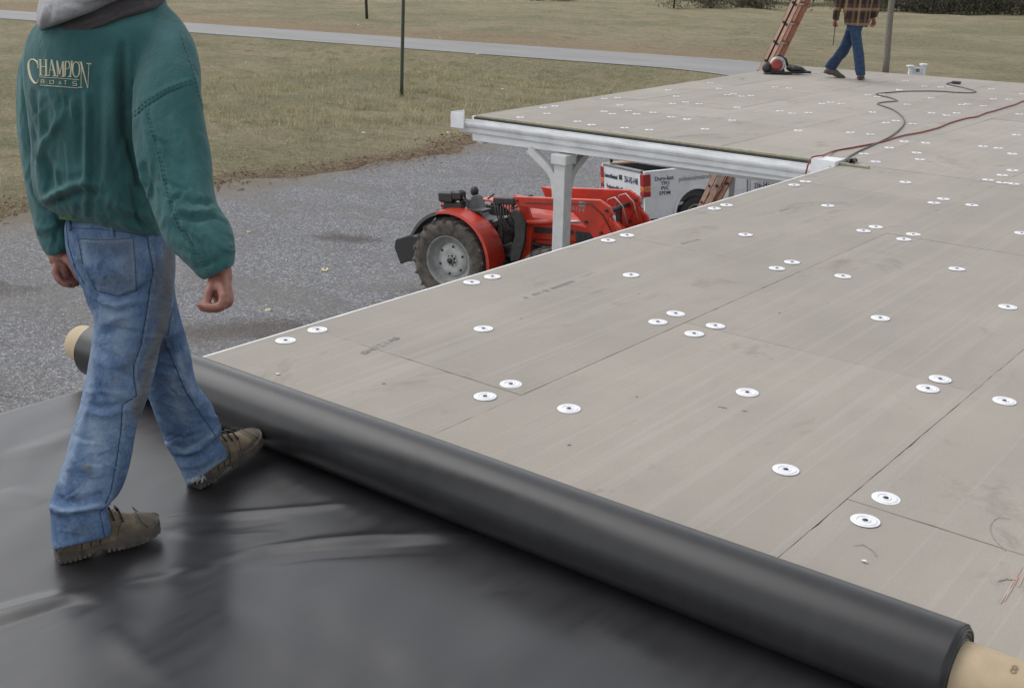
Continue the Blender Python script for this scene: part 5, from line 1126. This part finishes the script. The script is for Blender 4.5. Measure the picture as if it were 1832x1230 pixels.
# operator station
m = MB(); sx0 = 0.
rg = []
for y, z, w_, th in ((.62, 1.14, .18, .05), (.55, 1.12, .22, .07), (.35, 1.10, .23, .09), (.20, 1.12, .23, .10), (.13, 1.22, .22, .09), (.10, 1.36, .20, .08), (.085, 1.46, .17, .07), (.08, 1.50, .12, .04)):
    if z > 1.2 or y < .2: rg.append([(sx0-w_, y-th/2, z), (sx0-w_*.9, y+th*.3, z), (sx0, y+th*.5, z+.01), (sx0+w_*.9, y+th*.3, z), (sx0+w_, y-th/2, z), (sx0+w_*.8, y-th, z), (sx0-w_*.8, y-th, z)])
    else: rg.append([(sx0-w_, y, z+.02), (sx0-w_*.8, y, z+.05), (sx0, y, z+.03), (sx0+w_*.8, y, z+.05), (sx0+w_, y, z+.02), (sx0+w_*.8, y, z-th), (sx0-w_*.8, y, z-th)])
rg = [[(x*1.08+.10, y+.06, z+.13) for x, y, z in r] for r in rg]; m.loft(rg, cap=True); me = m.build('seat', SEATM, trac, bevel=.01)
m = MB(); m.box((-.05, .25, .95), (.22, .6, 1.20), c=.03); m.build('seat_base', BLACKM, trac)
m = MB(); m.cyl((0, 1.12, 1.30), (0, .93, 1.52), .03, n=10); m.build('steering_column', BLACKM, trac)
m = MB(); c = np.array([0, .93, 1.54]); ax = np.array([0, -.55, .83]); u, v_, d = basis(ax); m.tube([c+.19*(u*math.cos(a)+v_*math.sin(a)) for a in np.linspace(0, 6.283, 33)], .014, 8)
for a in (0, 2.1, 4.2): m.tube([c-d*.03, c+.19*(u*math.cos(a)+v_*math.sin(a))], .010, 6)
m.build('steering_wheel', BLACKP, trac)
m = MB(); m.box((-.22, 1.0, .9), (.22, 1.14, 1.44), c=.03); m.build('dashboard', BLACKP, trac)
m = MB(); m.box((.26, .66, 1.56), (.40, 1.02, 1.67), c=.015); m.box((.31, .72, 1.05), (.35, .76, 1.56)); m.build('valve_block', BLACKM, trac)
rt = random.Random(2)
for k in range(7):
    m = MB(); y = .68+k*.05; m.tube([(.37, y, 1.57), (.40, y+.01, 1.45), (.42, y+.03+rt.uniform(-.02, .05), 1.32), (.40, y+.12, 1.20), (.36, y+.2, 1.08)], .012, 6); m.build('hydraulic_hose', BLACKP, trac)
for x, y, h_, a in ((.28, .72, 1.30, .1), (.33, .60, 1.26, -.05), (-.30, .7, 1.35, .1), (.22, .86, 1.62, .12)):
    m = MB(); m.tube([(x, y, .9), (x, y+a*.5, h_-.1), (x, y+a, h_)], .010, 6); m.tube([(x, y+a, h_-.005), (x, y+a+.01, h_+.045)], [.02, .016], 8); m.build('lever', BLACKM, trac)
m = MB(); m.tube([(.16, .45, 1.64), (.30, .68, 1.66), (.33, .74, 1.66)], .008, 6); m.tube([(.30, .5, 1.62), (.30, .62, 1.70)], .014, 6); m.build('control_lever', BLACKM, trac)
m = MB(); ellipsoid(m, (-.12, -.02, 1.66), .05, .075, .085); m.build('mirror_lamp', BLACKP, trac); m = MB(); m.tube([(-.12, 0, 1.1), (-.12, 0, 1.6)], .012, 6); m.build('lamp_stalk', BLACKM, trac)
m = MB(); m.box((.30, -.30, 1.56), (.50, -.05, 1.74), c=.03); m.box((.32, -.04, 1.60), (.50, .11, 1.76), c=.035); m.cyl((.36, .04, 1.55), (.36, .13, 1.60), .05, n=12); m.box((.34, -.24, 1.44), (.46, .10, 1.56), c=.01); m.box((.2, -.3, 1.42), (.44, .5, 1.46)); m.build('work_lights', BLACKP, trac, bevel=.006)
m = MB(); m.lathe([(.001, 0), (.055, 0), (.06, .01)], (.40, .112, 1.66), (0, 1, .1), 16, True); m.build('lamp_glass', GLASS, trac)
m = MB(); m.cyl((.34, -.34, 1.50), (.34, -.22, 1.50), .05, n=12); m.build('tail_lamp', LAMPR, trac)
m = MB(); m.prism([(-1.30, .90), (-1.0, .99), (-.80, .96), (-.78, .58), (-1.10, .53), (-1.24, .48), (-1.34, .76)], .0, .40, 0); m.prism([(-1.30, .90), (-1.0, .99), (-.80, .96), (-.78, .58), (-1.10, .53), (-1.24, .48), (-1.34, .76)], -.46, -.0, 0); m.build('rear_counterweight', BLACKP, trac, bevel=.02)
m = MB(); m.tube([(.3, -.35, .62), (.3, -.8, .66), (.3, -.95, .7)], .03, 8); m.tube([(-.3, -.35, .62), (-.3, -.8, .66), (-.3, -.95, .7)], .03, 8); m.tube([(0, -.4, 1.0), (0, -.85, .92)], .025, 8); m.build('hitch_arms', BLACKM, trac)
m = MB(); m.box((-.30, .1, .88), (.30, .6, 1.0)); m.tube([(.2, .55, .7), (.34, .9, .75), (.36, 1.3, .66)], .03, 8); m.tube([(.26, .5, .95), (.36, .8, .9), (.40, 1.05, .98)], .018, 6); m.tube([(.3, .6, .62), (.42, .85, .55), (.44, 1.2, .62)], .022, 6); m.cyl((.30, .75, .6), (.42, .75, .6), .09, n=14); m.cyl((.28, .95, .78), (.40, .95, .78), .06, n=14); m.box((.22, 1.05, .55), (.34, 1.25, .8), c=.02); m.build('transmission_parts', BLACKM, trac, bevel=.003)

# ================================================================== PICKUP TRUCK
def gframe(th):
    n = np.array([-.085, 0, 1.]); n /= np.linalg.norm(n); fw = np.array([math.cos(R_(th)), math.sin(R_(th)), 0]); fw -= n*(fw@n); fw /= np.linalg.norm(fw); return np.array([np.cross(fw, n), fw, n]).T
KM = gframe(61); KO = np.array([-9.84554357, 18.63555116, -3.7918712])
tk = thing('pickup_truck', KO, 'white pickup truck with dark blue lettering parked beyond the tractor and canopy', 'pickup truck', M=KM)
def arch(cy, r, n=12): return [(cy+r*math.cos(a), .45+r*math.sin(a)*1.02) for a in np.linspace(math.pi, 0, n)]
WY, FY, WR, AR = 1.15, 4.75, .385, .48
side = [(0.02, .42)]+[(WY-AR, .40)]+arch(WY, AR)+[(WY+AR, .40), (FY-AR, .38)]+arch(FY, AR)+[(FY+AR, .42), (5.55, .45), (5.62, .80), (5.55, 1.0)]
m = MB()
# bed sides, cab lower body and front as one shell each side with a soft shoulder
up_ = side+[(3.9, 1.12), (2.42, 1.18), (2.38, 1.18), (2.36, 1.35), (0.0, 1.35)]
for sg in (1, -1):
    bed = [(0.0, .50), (0.02, .42), (WY-AR, .40)]+arch(WY, AR)+[(WY+AR, .40), (2.33, .40), (2.33, 1.33), (.0, 1.33)]
    m.prism(bed, sg*.87, sg*.925, 0)
    m.loft([[(sg*x, y, z) for x, z in ((.85, 1.33), (.925, 1.33), (.915, 1.355), (.86, 1.36))] for y in (0, 2.33)], cap=True)
m.box((-.87, .06, .62), (.87, 2.3, .68)); m.box((-.87, 2.26, .62), (.87, 2.33, 1.34))
m.build('truck_bed', TRUCKW, tk, bevel=.012)
m = MB(); m.box((-.865, .10, .682), (.865, 2.25, .70)); m.box((-.866, .1, .70), (-.80, 2.25, 1.30)); m.box((.80, .1, .70), (.866, 2.25, 1.30)); m.box((-.80, 2.2, .70), (.80, 2.255, 1.30)); m.build('bed_liner', BLACKP, tk)
m = MB(); m.box((-.80, -.02, .62), (.80, .05, 1.33), c=.012); m.build('tailgate', TRUCKW, tk)
tg = [c for c in tk.children if c.name.startswith('tailgate')][0]
m = MB(); m.box((-.81, -.035, 1.315), (.81, .07, 1.365), c=.012); m.build('gate_cap', TRIMG, tg)
m = MB(); m.box((-.11, -.026, 1.10), (.03, -.019, 1.20), c=.002); m.build('gate_handle', BLACKP, tg)
tt = lambda s, x, z, size, sx, mt=LETTER: text_mesh(s, size, mt, frame4((x, -.0235, z), (1, 0, 0), (0, 0, 1)), 'lettering', tg, .001, sx=sx, bold=.022)
tt('Commercial/Residential', -.78, 1.09, .125, .50, LETTER); tt('256-542-1448', .12, 1.08, .17, .60); tt('ProfessionalMetalRoofs.com', -.68, .86, .14, .68)
m = MB(); m.box((-.92, -.16, .42), (.92, .02, .60), c=.03); m.build('rear_bumper', TRUCKW, tk, bevel=.01)
for sg in (1, -1):
    m = MB(); m.box((min(sg*.80, sg*.935), -.03, 1.06), (max(sg*.80, sg*.935), .13, 1.30), c=.012); l = m.build('taillight', LAMPR, tk)
    m = MB(); m.box((min(sg*.80, sg*.935), -.03, .97), (max(sg*.80, sg*.935), .13, 1.055), c=.01); m.build('indicator_lens', LAMPO, l); m = MB(); m.box((min(sg*.80, sg*.935), -.03, .86), (max(sg*.80, sg*.935), .13, .965), c=.01); m.build('reverse_lens', LAMPR, l)
    m = MB()
    for cy in (WY, FY):
        P = [(cy+(AR+.035)*math.cos(a), .45+(AR+.035)*math.sin(a)*1.02) for a in np.linspace(math.pi, 0, 16)]; Q = [(cy+(AR-.02)*math.cos(a), .45+(AR-.02)*math.sin(a)*1.02) for a in np.linspace(0, math.pi, 16)]
        m.prism(P+Q, sg*.925, sg*.95, 0)
    m.build('arch_flare', TRUCKW, tk, bevel=.006)
    m = MB(); m.box((min(sg*.926, sg*.932), .16, .855), (max(sg*.926, sg*.932), .64, .87)); m.box((min(sg*.926, sg*.932), 1.66, .80), (max(sg*.926, sg*.932), 2.33, .815)); m.build('body_crease', TRUCKW, tk)
for cy in (WY, FY):
    m = MB(); m.box((-.86, cy-AR-.02, .40), (.86, cy+AR+.02, 1.0)); m.build('wheel_well', BLACKP, tk)
m = MB()
low = [(2.37, .40), (FY-AR, .38)]+arch(FY, AR)+[(FY+AR, .42), (5.60, .45), (5.66, .85), (5.55, 1.02), (4.35, 1.14), (4.2, 1.16), (2.37, 1.16)]
m.prism(low, -.925, .925, 0); m.build('cab_body', TRUCKW, tk, bevel=.02)
m = MB(); rg = []
for y0, y1, z, x in ((2.37, 4.30, 1.16, .92), (2.40, 4.16, 1.30, .88), (2.52, 3.62, 1.76, .74), (2.62, 3.50, 1.83, .68)): rg.append([(-x, y0, z), (x, y0, z), (x, y1, z), (-x, y1, z)])
m.loft(rg, cap=True); m.build('cab_roof', TRUCKW, tk, bevel=.03)
for sg in (1, -1):
    m = MB(); m.add([(sg*.905, 2.62, 1.24), (sg*.905, 4.05, 1.24), (sg*.765, 3.60, 1.72), (sg*.765, 2.74, 1.72)], [(0, 1, 2, 3)]); m.build('side_window', GLASS, tk)
    for y in (2.40, 3.25, 4.20):
        m = MB(); m.box((min(sg*.9265, sg*.9275), y, .45), (max(sg*.9265, sg*.9275), y+.012, 1.16)); m.build('door_gap', BLACKP, tk)
    m = MB(); m.box((min(sg*.93, sg*.96), 2.50, .98), (max(sg*.93, sg*.96), 2.66, 1.01), c=.006); m.build('door_handle', CHROME, tk)
    m = MB(); m.box((min(sg*.80, sg*.90), 5.58, .72), (max(sg*.55, sg*.90), 5.69, .92), c=.01) if sg > 0 else m.box((-.90, 5.58, .72), (-.55, 5.69, .92), c=.01); m.build('headlight', CHROME, tk)
    m = MB(); m.box((min(sg*.93, sg*1.15), 4.0, 1.2), (max(sg*.93, sg*1.15), 4.08, 1.38), c=.02); m.build('wing_mirror', BLACKP, tk)
m = MB(); m.add([(-.84, 2.395, 1.30), (.84, 2.395, 1.30), (.72, 2.50, 1.72), (-.72, 2.50, 1.72)], [(0, 1, 2, 3)]); m.build('rear_window', GLASS, tk); m = MB(); m.add([(-.86, 4.19, 1.32), (.86, 4.19, 1.32), (.74, 3.68, 1.73), (-.74, 3.68, 1.73)], [(0, 1, 2, 3)]); m.build('windscreen', GLASS, tk)
m = MB(); m.box((.932, 1.80, .695), (.945, 1.98, .73), c=.005); m.build('step_trim', CHROME, tk)
for cy in (WY, FY):
    for sg in (1, -1): wheel(tk, sg*.80, cy, .385, .385, .25, .22, sg, 30, TYRE2, RIM, .012)
ts = lambda s, y, z, size, sx, mt=LETTER: text_mesh(s, size, mt, frame4((.9275, y, z), (0, 1, 0), (0, 0, 1)), 'lettering', tk, .001, sx=sx, bold=.02)
ts('Duro-last', .22, 1.155, .115, .95); ts('TPO', .36, 1.06, .10, 1.0); ts('PVC', .36, .965, .10, 1.0); ts('EPDM', .32, .87, .10, 1.0)
ts('professionalmetalroofs.com', .76, 1.10, .13, .62, LETTERG); ts('WINDOWS', 2.52, 1.05, .10, .9); ts('Free Quotes', 2.58, .96, .10, .85, LETTERG); ts('256-542-1448', 2.50, .80, .14, .80)
# load in the bed
m = MB(); m.box((-.55, .5, .70), (.1, 1.9, 1.0), c=.02); m.box((.2, .9, .70), (.7, 2.0, 1.12), c=.02); lo = tag(m.build('black_bundle', BLACKP, None), 'black wrapped bundle lying in the bed of the white pickup truck', 'bundle'); lo.matrix_world = tk.matrix_world
m = MB(); m.tube([(-.45, -.02, 1.39), (-.15, .5, 1.40), (.1, .95, 1.32)], .022, 8); lo = tag(m.build('wooden_handle', pm('handle_wood', (.40, .20, .08), (.3, .14, .05), 14, .6), None), 'brown wooden tool handle resting over the tailgate of the white pickup', 'tool handle'); lo.matrix_world = tk.matrix_world
m = MB(); m.cyl((-.78, .15, 1.36), (-.78, .15, 1.62), .03, n=10); m.cyl((.78, .9, 1.36), (.78, .9, 1.46), .025, n=10); m.cyl((.6, .55, 1.33), (.6, .55, 1.43), .012, n=8); m.build('bed_post', BLACKM, tk)

# ================================================================== LADDERS
def ladder(name, P0, lean, z0, z1, wv, label, fly=None):
    P0 = np.array(P0, float); lean = np.array(lean, float); wv = np.array(wv, float); base_ = P0+lean*z0; t = thing(name, base_, label, 'ladder', 'orange extension ladders')
    up = lean/np.linalg.norm(lean); wn = wv/np.linalg.norm(wv); dp = np.cross(wn, up); Mx = np.array([wn, dp, up]).T; L0 = 0; L = np.linalg.norm(lean)*(z1-z0)
    def sect(off, a, b, wid, tag_):
        for s_ in (0, 1):
            x = s_*wid; m = MB(); sg = 1 if s_ == 0 else -1
            m.box((x-.004 if s_ else x, off-.04, a), (x if s_ else x+.004, off+.04, b), (Mx, base_)); m.mi = 1
            m.box((min(x, x+sg*.028), off-.040, a), (max(x, x+sg*.028), off-.036, b), (Mx, base_)); m.box((min(x, x+sg*.028), off+.036, a), (max(x, x+sg*.028), off+.040, b), (Mx, base_))
            m.build('rail', [FIBERIN, FIBER], t, True)
            m = MB(); m.box((x-.012, off-.05, a-.02), (x+.03 if s_ == 0 else x+.012, off+.05, a+.07), (Mx, base_)); m.build('rail_foot', BLACKP, t, True)
        z = a+.25
        while z < b-.05:
            m = MB(); m.cyl(base_+Mx@np.array([.0, off, z]), base_+Mx@np.array([wid, off, z]), .017, n=10); m.build('rung', ALU, t, True)
            m = MB()
            for xx in (-.006, wid+.002): m.cyl(base_+Mx@np.array([xx, off, z]), base_+Mx@np.array([xx+.005, off, z]), .022, n=10)
            m.build('rung_plate', BLACKM, t, True); z += .305
    sect(0, 0, L, np.linalg.norm(wv), '')
    if fly: sect(-.055, fly*np.linalg.norm(lean), L*1.0+.9, np.linalg.norm(wv)-.06, '')
    return t
e0 = at(1362, 131, 0.0)
lb = np.array([-5.51, 15.62, 0.]); zb = float(terrain(lb[0]-.42*3.9, lb[1]))
ladder('extension_ladder', lb, (.42, 0, 1), zb, 1.7, (0, .35, 0), 'orange extension ladder leaning on the far left roof edge behind the red saw', fly=zb*-1-.15)
q = dep(1262, 372, 14.0); q2 = dep(1290, 303, 13.6); ln = (q2-q)/(q2[2]-q[2]); ln[1] = 0.05; zg = float(terrain(q[0]-.4, q[1]))
ladder('extension_ladder', q-ln*q[2], ln, zg, -.42, (0, .27, 0), 'orange extension ladder standing under the canopy in front of the white pickup truck')

# ================================================================== FAR WORKER IN PLAID
def CV(u, v): return 1340+u/5.089, v/5.089
ff = at(1541, 146, 0); tf0 = float((ff-CAM)@(-RM[:, 2]))
def T0(z, k=0.): return tf0-.328*z+k
W_ = lambda ul, vl, ur, vr, z, th, k=0.: (*CV(ul, vl), *CV(ur, vr), T0(z, k), th)
WT = [W_(880, -130, 1110, -130, 1.46, .20), W_(845, -105, 1140, -108, 1.42, .24), W_(835, -60, 1140, -60, 1.34, .27), (*CV(845, 0), *CV(1128, 0), T0(1.23), .28), W_(855, 80, 1112, 80, 1.1, .28), W_(865, 150, 1100, 150, .98, .29), W_(866, 200, 1090, 205, .9, .29), W_(870, 228, 1078, 246, .84, .28)]
WL = [W_(820, -100, 880, -115, 1.40, .12), W_(800, -40, 868, -45, 1.30, .13), W_(786, 20, 856, 20, 1.18, .13), W_(768, 90, 838, 90, 1.06, .12), W_(760, 140, 826, 140, .97, .11), W_(757, 182, 816, 190, .88, .095)]
WR = [W_(1080, -105, 1150, -100, 1.40, .12), W_(1095, -40, 1175, -40, 1.30, .13), W_(1105, 20, 1188, 20, 1.18, .13), W_(1112, 80, 1188, 80, 1.06, .12), W_(1108, 130, 1178, 128, .97, .11), W_(1100, 165, 1168, 158, .90, .095)]
WP = [W_(885, 195, 1060, 195, .92, .22), W_(888, 240, 1040, 240, .84, .22), W_(890, 285, 1025, 285, .76, .19)]
WF = [W_(905, 235, 1022, 235, .84, .18), W_(918, 300, 1022, 300, .75, .17), W_(932, 380, 1030, 380, .6, .15), W_(940, 440, 1040, 440, .5, .14), W_(950, 520, 1050, 520, .38, .13), W_(958, 590, 1056, 590, .26, .13), W_(965, 645, 1058, 645, .17, .13), W_(978, 690, 1058, 688, .09, .13)]
WB = [W_(892, 240, 985, 240, .84, .18, .05), W_(862, 320, 970, 300, .72, .17, .12), W_(835, 400, 945, 400, .58, .16, .2), W_(790, 470, 900, 490, .46, .15, .3), W_(738, 535, 842, 560, .34, .14, .4), W_(700, 585, 800, 620, .24, .13, .48), W_(685, 610, 775, 660, .18, .12, .52)]
m = MB()
for S_, k in ((WT, .72), (WP, .7), (WL, .55), (WR, .55), (WF, .6), (WB, .6)): m.loft(rings(S_, k), cap=True)
DC = lambda u, v, z, k=0.: dep(*CV(u, v), T0(z, k))
wr = DC(790, 175, .90); hand(m, wr, [DC(768, 215, .82, -.02), DC(778, 218, .82), DC(788, 220, .82, .02), DC(798, 220, .82, .04)], [[DC(766, 232, .79, -.02), DC(775, 240, .78, -.02), DC(785, 238, .78)], [DC(778, 236, .79), DC(785, 244, .78), DC(792, 240, .78, .0)], [DC(788, 238, .79, .02), DC(795, 244, .78, .02), DC(800, 236, .78, .02)], [DC(800, 235, .79, .04), DC(806, 240, .78, .04), DC(808, 232, .78, .04)]], [DC(775, 190, .86), DC(768, 208, .84, -.03), DC(772, 225, .80, -.04), DC(782, 232, .79, -.04)])
wr = DC(1135, 150, .92); hand(m, wr, [DC(1150, 195, .83, -.02), DC(1142, 200, .83), DC(1130, 202, .83, .02), DC(1120, 202, .83, .04)], [[DC(1152, 215, .8, -.02), DC(1142, 235, .77, -.02), DC(1125, 245, .76, -.02)], [DC(1142, 222, .8), DC(1130, 240, .77), DC(1112, 246, .76)], [DC(1128, 222, .8, .02), DC(1116, 236, .77, .02), DC(1102, 240, .76, .02)], [DC(1116, 218, .8, .04), DC(1106, 228, .78, .04), DC(1095, 230, .77, .04)]], [DC(1122, 165, .89), DC(1106, 185, .86, -.02), DC(1096, 205, .83, -.03), DC(1092, 222, .80, -.03)])
nk = DC(985, -150, 1.50); face_dir = RM[:, 0]*.75+RM[:, 2]*.65
head_mesh(m, nk, face_dir)
me = remesh(m.mesh('b', SKIN), .0065, 2); me.materials.clear(); me.materials.append(SKIN); me.name = 'person'
far = tag(link('person', me, loc=(ff[0], ff[1], 0)), 'worker in brown plaid shirt and dark jeans striding near the far roof edge', 'person')
fm = np.array([face_dir[0], face_dir[1], 0]); fm /= np.linalg.norm(fm); Mh = np.array([[fm[1], -fm[0], 0], fm, [0, 0, 1]]).T
m = MB(); ellipsoid(m, nk+Mh@np.array([0, -.02, .205]), .086, .100, .098, Mh, 24); m.build('hair', HAIR, far, True)
m = MB()
for S_ in (WT, WL, WR): m.loft(rings(S_, 1.), cap=True)
SJ = remesh(m.mesh('s', PLAID), .009, 3); fold_noise(SJ, .006, 18, 11, (1, 1, .5)); SJ.materials.clear(); SJ.materials.append(PLAID); SJ.name = 'plaid_shirt'; link('plaid_shirt', SJ, far, True)
m = MB()
for S_ in (WP, WF, WB): m.loft(rings(S_, 1.), cap=True)
SJ = remesh(m.mesh('s', JEAN2), .009, 3); fold_noise(SJ, .004, 26, 12); SJ.materials.clear(); SJ.materials.append(JEAN2); SJ.name = 'jeans'; link('jeans', SJ, far, True)
BM2 = (BOOTB, BOOTB, SOLE, LACE)
ha = at(*CV(1010, 715), 0.0); ta = at(*CV(1035, 775), 0.0); ta = ha+(ta-ha)/np.linalg.norm(ta-ha)*.3
boot(far, (ha[0], ha[1], .004), ta, R_(2), .98, BM2, far=True, shaft=.06)
hb2 = DC(682, 665, .10, .48); tb2 = at(*CV(815, 708), 0.0); boot(far, hb2, tb2, R_(-16), .98, BM2, far=True, shaft=.06)
m = MB(); a_ = DC(783, 245, .77, -.01); b_ = DC(766, 415, .46, -.01); m.tube([a_, b_], [.007, .005], 8); m.mi = 1; m.tube([DC(786, 205, .83, -.0), a_], [.015, .013], 10); tag(m.build('screwdriver', [BLACKM, BLACKP], None), 'long thin dark screwdriver hanging from the plaid worker\'s hand', 'screwdriver')

# ================================================================== CORDS, SAW, LITTER
def V8(L): return [(1420+u/4.447, 120+v/4.447) for u, v in L]
def cable(name, px, r, mat, label, cat, pre=(), post_=(), z=None):
    P = [at(x, y, .0085 if z is None else z) for x, y in px]; P = spline([np.array(p) for p in list(pre)+P+list(post_)], .05); m = MB(); m.tube(P, r, 8); return tag(m.build(name, mat, None), label, cat)
cab = cable('power_cable', V8([(395, 748), (440, 712), (520, 668), (600, 632), (690, 592), (780, 545), (855, 482), (880, 430), (848, 378), (780, 335), (700, 306), (666, 290), (722, 278), (822, 268), (760, 242), (656, 216), (760, 203), (900, 193), (1130, 192), (1300, 202), (1400, 205), (1450, 195), (1395, 175), (1320, 157), (1262, 146), (1216, 133), (1258, 123), (1285, 121)]), .0068, CORDG, 'grey power cord snaking in loops over the far part of the roof', 'cord', pre=[np.array([XE-.03, YC-.40, -.30]), np.array([XE-.04, YC-.30, -.05])])
q = at(1420+1297/4.447, 120+124/4.447, .02); m = MB(); m.box((q[0]-.06, q[1]-.03, .003), (q[0]+.05, q[1]+.03, .04), c=.01); m.build('socket_block', BLACKP, cab, True)
m = MB(); m.tube([at(1519, 283, .03), at(1524, 286, .05), at(1530, 284, .02), at(1533, 287, .01)], .010, 8); m.tube([at(1516, 286, .01), at(1522, 290, .03), at(1528, 289, .01)], .012, 8); m.build('plug', BLACKP, cab, True)
hp = V8([(245, 678), (262, 672), (320, 668), (470, 640), (690, 597), (860, 547), (1000, 521), (1150, 482), (1240, 445), (1380, 406), (1450, 396), (1530, 365), (1600, 347), (1700, 315), (1760, 298), (1800, 280), (1850, 262), (1950, 225)])
a0 = at(1474, 274, .05); 
P_ = [np.array([a0[0]-.05, gy-.168, -.62]), np.array([a0[0]-.045, gy-.17, -.30]), np.array([a0[0]-.02, gy-.168, -.02]), np.array([a0[0]+.0, gy-.15, .044]), np.array([a0[0]+.03, gy-.02, .045])]
cable('air_hose', hp[2:], .0072, HOSER, 'dark red air hose running from the gutter end across the roof to the right', 'hose', pre=P_)
# saw and its cord
sq = at(1392, 133, 0); sx = lambda dx, dy, dz: np.array([sq[0], sq[1], 0])+RM[:, 0]*dx*np.array([1, 1, 0])+np.array([-.6, .8, 0])*dy+np.array([0, 0, dz])
t = thing('circular_saw', (sq[0], sq[1], 0), 'red and black circular saw lying on the roof at the foot of the orange ladder', 'circular saw')
m = MB(); m.lathe([(.0, -.035), (.09, -.035), (.108, -.02), (.108, .02), (.09, .035), (.0, .035)], sx(-.02, 0, .135), (.55, -.80, .25), 28, True); m.build('blade_guard', ALU, t, True)
m = MB(); m.lathe([(.0, .055), (.05, .06), (.078, .05), (.084, .03), (.084, .02)], sx(-.035, -.01, .125), (.55, -.80, .25), 28, True); m.cyl(sx(-.03, .02, .12), sx(.0, .16, .12), .06); m.build('saw_body', TOOLRED, t, True)
m = MB(); ellipsoid(m, sx(-.17, .0, .09), .06, .07, .075); m.tube([sx(-.14, 0, .05), sx(-.02, 0, .03), sx(.08, .0, .06)], .03, 8); m.tube([sx(-.1, .04, .17), sx(0, .05, .26), sx(.10, .05, .20), sx(.14, .05, .10)], .02, 8); m.build('handle', BLACKP, t, True)
m = MB(); m.box((-.2, -.08, .004), (.18, .08, .010), (np.array([RM[:, 0]*np.array([1, 1, 0]), [-.6, .8, 0], [0, 0, 1]]).T, sq)); m.build('base_shoe', BLACKM, t, True)
t = thing('nail_gun', (sx(.3, 0, 0)[0], sx(.3, 0, 0)[1], 0), 'dark green and black nail gun lying right of the red saw on the roof', 'nail gun')
m = MB(); ellipsoid(m, sx(.20, .0, .085), .10, .06, .05); m.tube([sx(.15, 0, .10), sx(.32, 0, .07), sx(.38, .02, .04)], [.045, .04, .03], 10); m.tube([sx(.2, .02, .08), sx(.26, .1, .04), sx(.34, .16, .03)], .022, 8); m.build('gun_body', BLACKP, t, True)
m = MB(); m.tube([sx(.36, 0, .04), sx(.46, -.02, .035)], [.02, .016], 8); m.build('nozzle', BLACKM, t, True)
rr2 = random.Random(6); L = []
for k in range(60): a = k*.55; r_ = .10+.05*math.sin(k*.7)+rr2.uniform(-.02, .02); L.append(sx(.05+1.9*r_*math.cos(a)+rr2.uniform(-.02, .02)+.0015*k, .5*r_*math.sin(a)-.03, .010+.012*rr2.random()+.0004*k))
m = MB(); m.tube(spline([np.array(p) for p in L], .03), .0055, 6); tag(m.build('cord_coil', BLACKM, None), 'tangled dark cord lying around the red saw on the roof', 'cord')
# litter
def scrap(px, py, s, mat, label, grp, seed, zf=None):
    q = at(px, py, GZ); z = float(terrain(q[0], q[1])) if zf is None else zf
    for _ in range(3): q = at(px, py, z); z = float(terrain(q[0], q[1]))+(.02 if q[0] > -20.5 else 0)
    r = random.Random(seed); m = MB(); ellipsoid(m, (q[0], q[1], z+s*.25), s, s*.7, s*.4, None, 12)
    m.v = [tuple(c+r.uniform(-.22, .22)*s for c in p) for p in m.v]; tag(m.build('foam_scrap', mat, None, loc=(q[0], q[1], z)), label, 'litter', grp)
scrap(581, 484, .085, SCRAP, 'crumpled yellow foam scrap on open gravel left of the tractor', 'foam scraps', 1)
scrap(887, 477, .10, SCRAP, 'pale yellow foam scrap on the gravel beside the tractor fender', 'foam scraps', 2)
scrap(445, 416, .05, SCRAP, 'tiny yellow foam scrap on the gravel right of the green sleeve', 'foam scraps', 3)
scrap(480, 556, .06, SCRAP, 'brownish scrap on the gravel close to the roof edge and the roll', 'foam scraps', 4)
for i_, (px, py) in enumerate([(751, 130), (880, 143), (899, 160), (440, 113), (651, 238), (802, 238), (854, 107), (641, 42), (787, 68), (391, 78)]):
    scrap(px, py, .07, SCRAPW, 'small white scrap lying in the dry grass', 'white scraps in the grass', 20+i_)
for i_, (x, y, z) in enumerate([(497, 668, 0), (1547, 1003, 0)]):
    q = at(x, y, .004); m = MB(); ellipsoid(m, q, .010, .005, .002, None, 8); r = random.Random(i_); m.v = [tuple(c+r.uniform(-.0015, .0015) for c in p) for p in m.v]
    tag(m.build('foam_crumb', SCRAPW, None), ['tiny pale crumb on the boards near the left end of the roll', 'tiny white crumb on the board below the nearest plate'][i_], 'litter', 'crumbs on the boards')
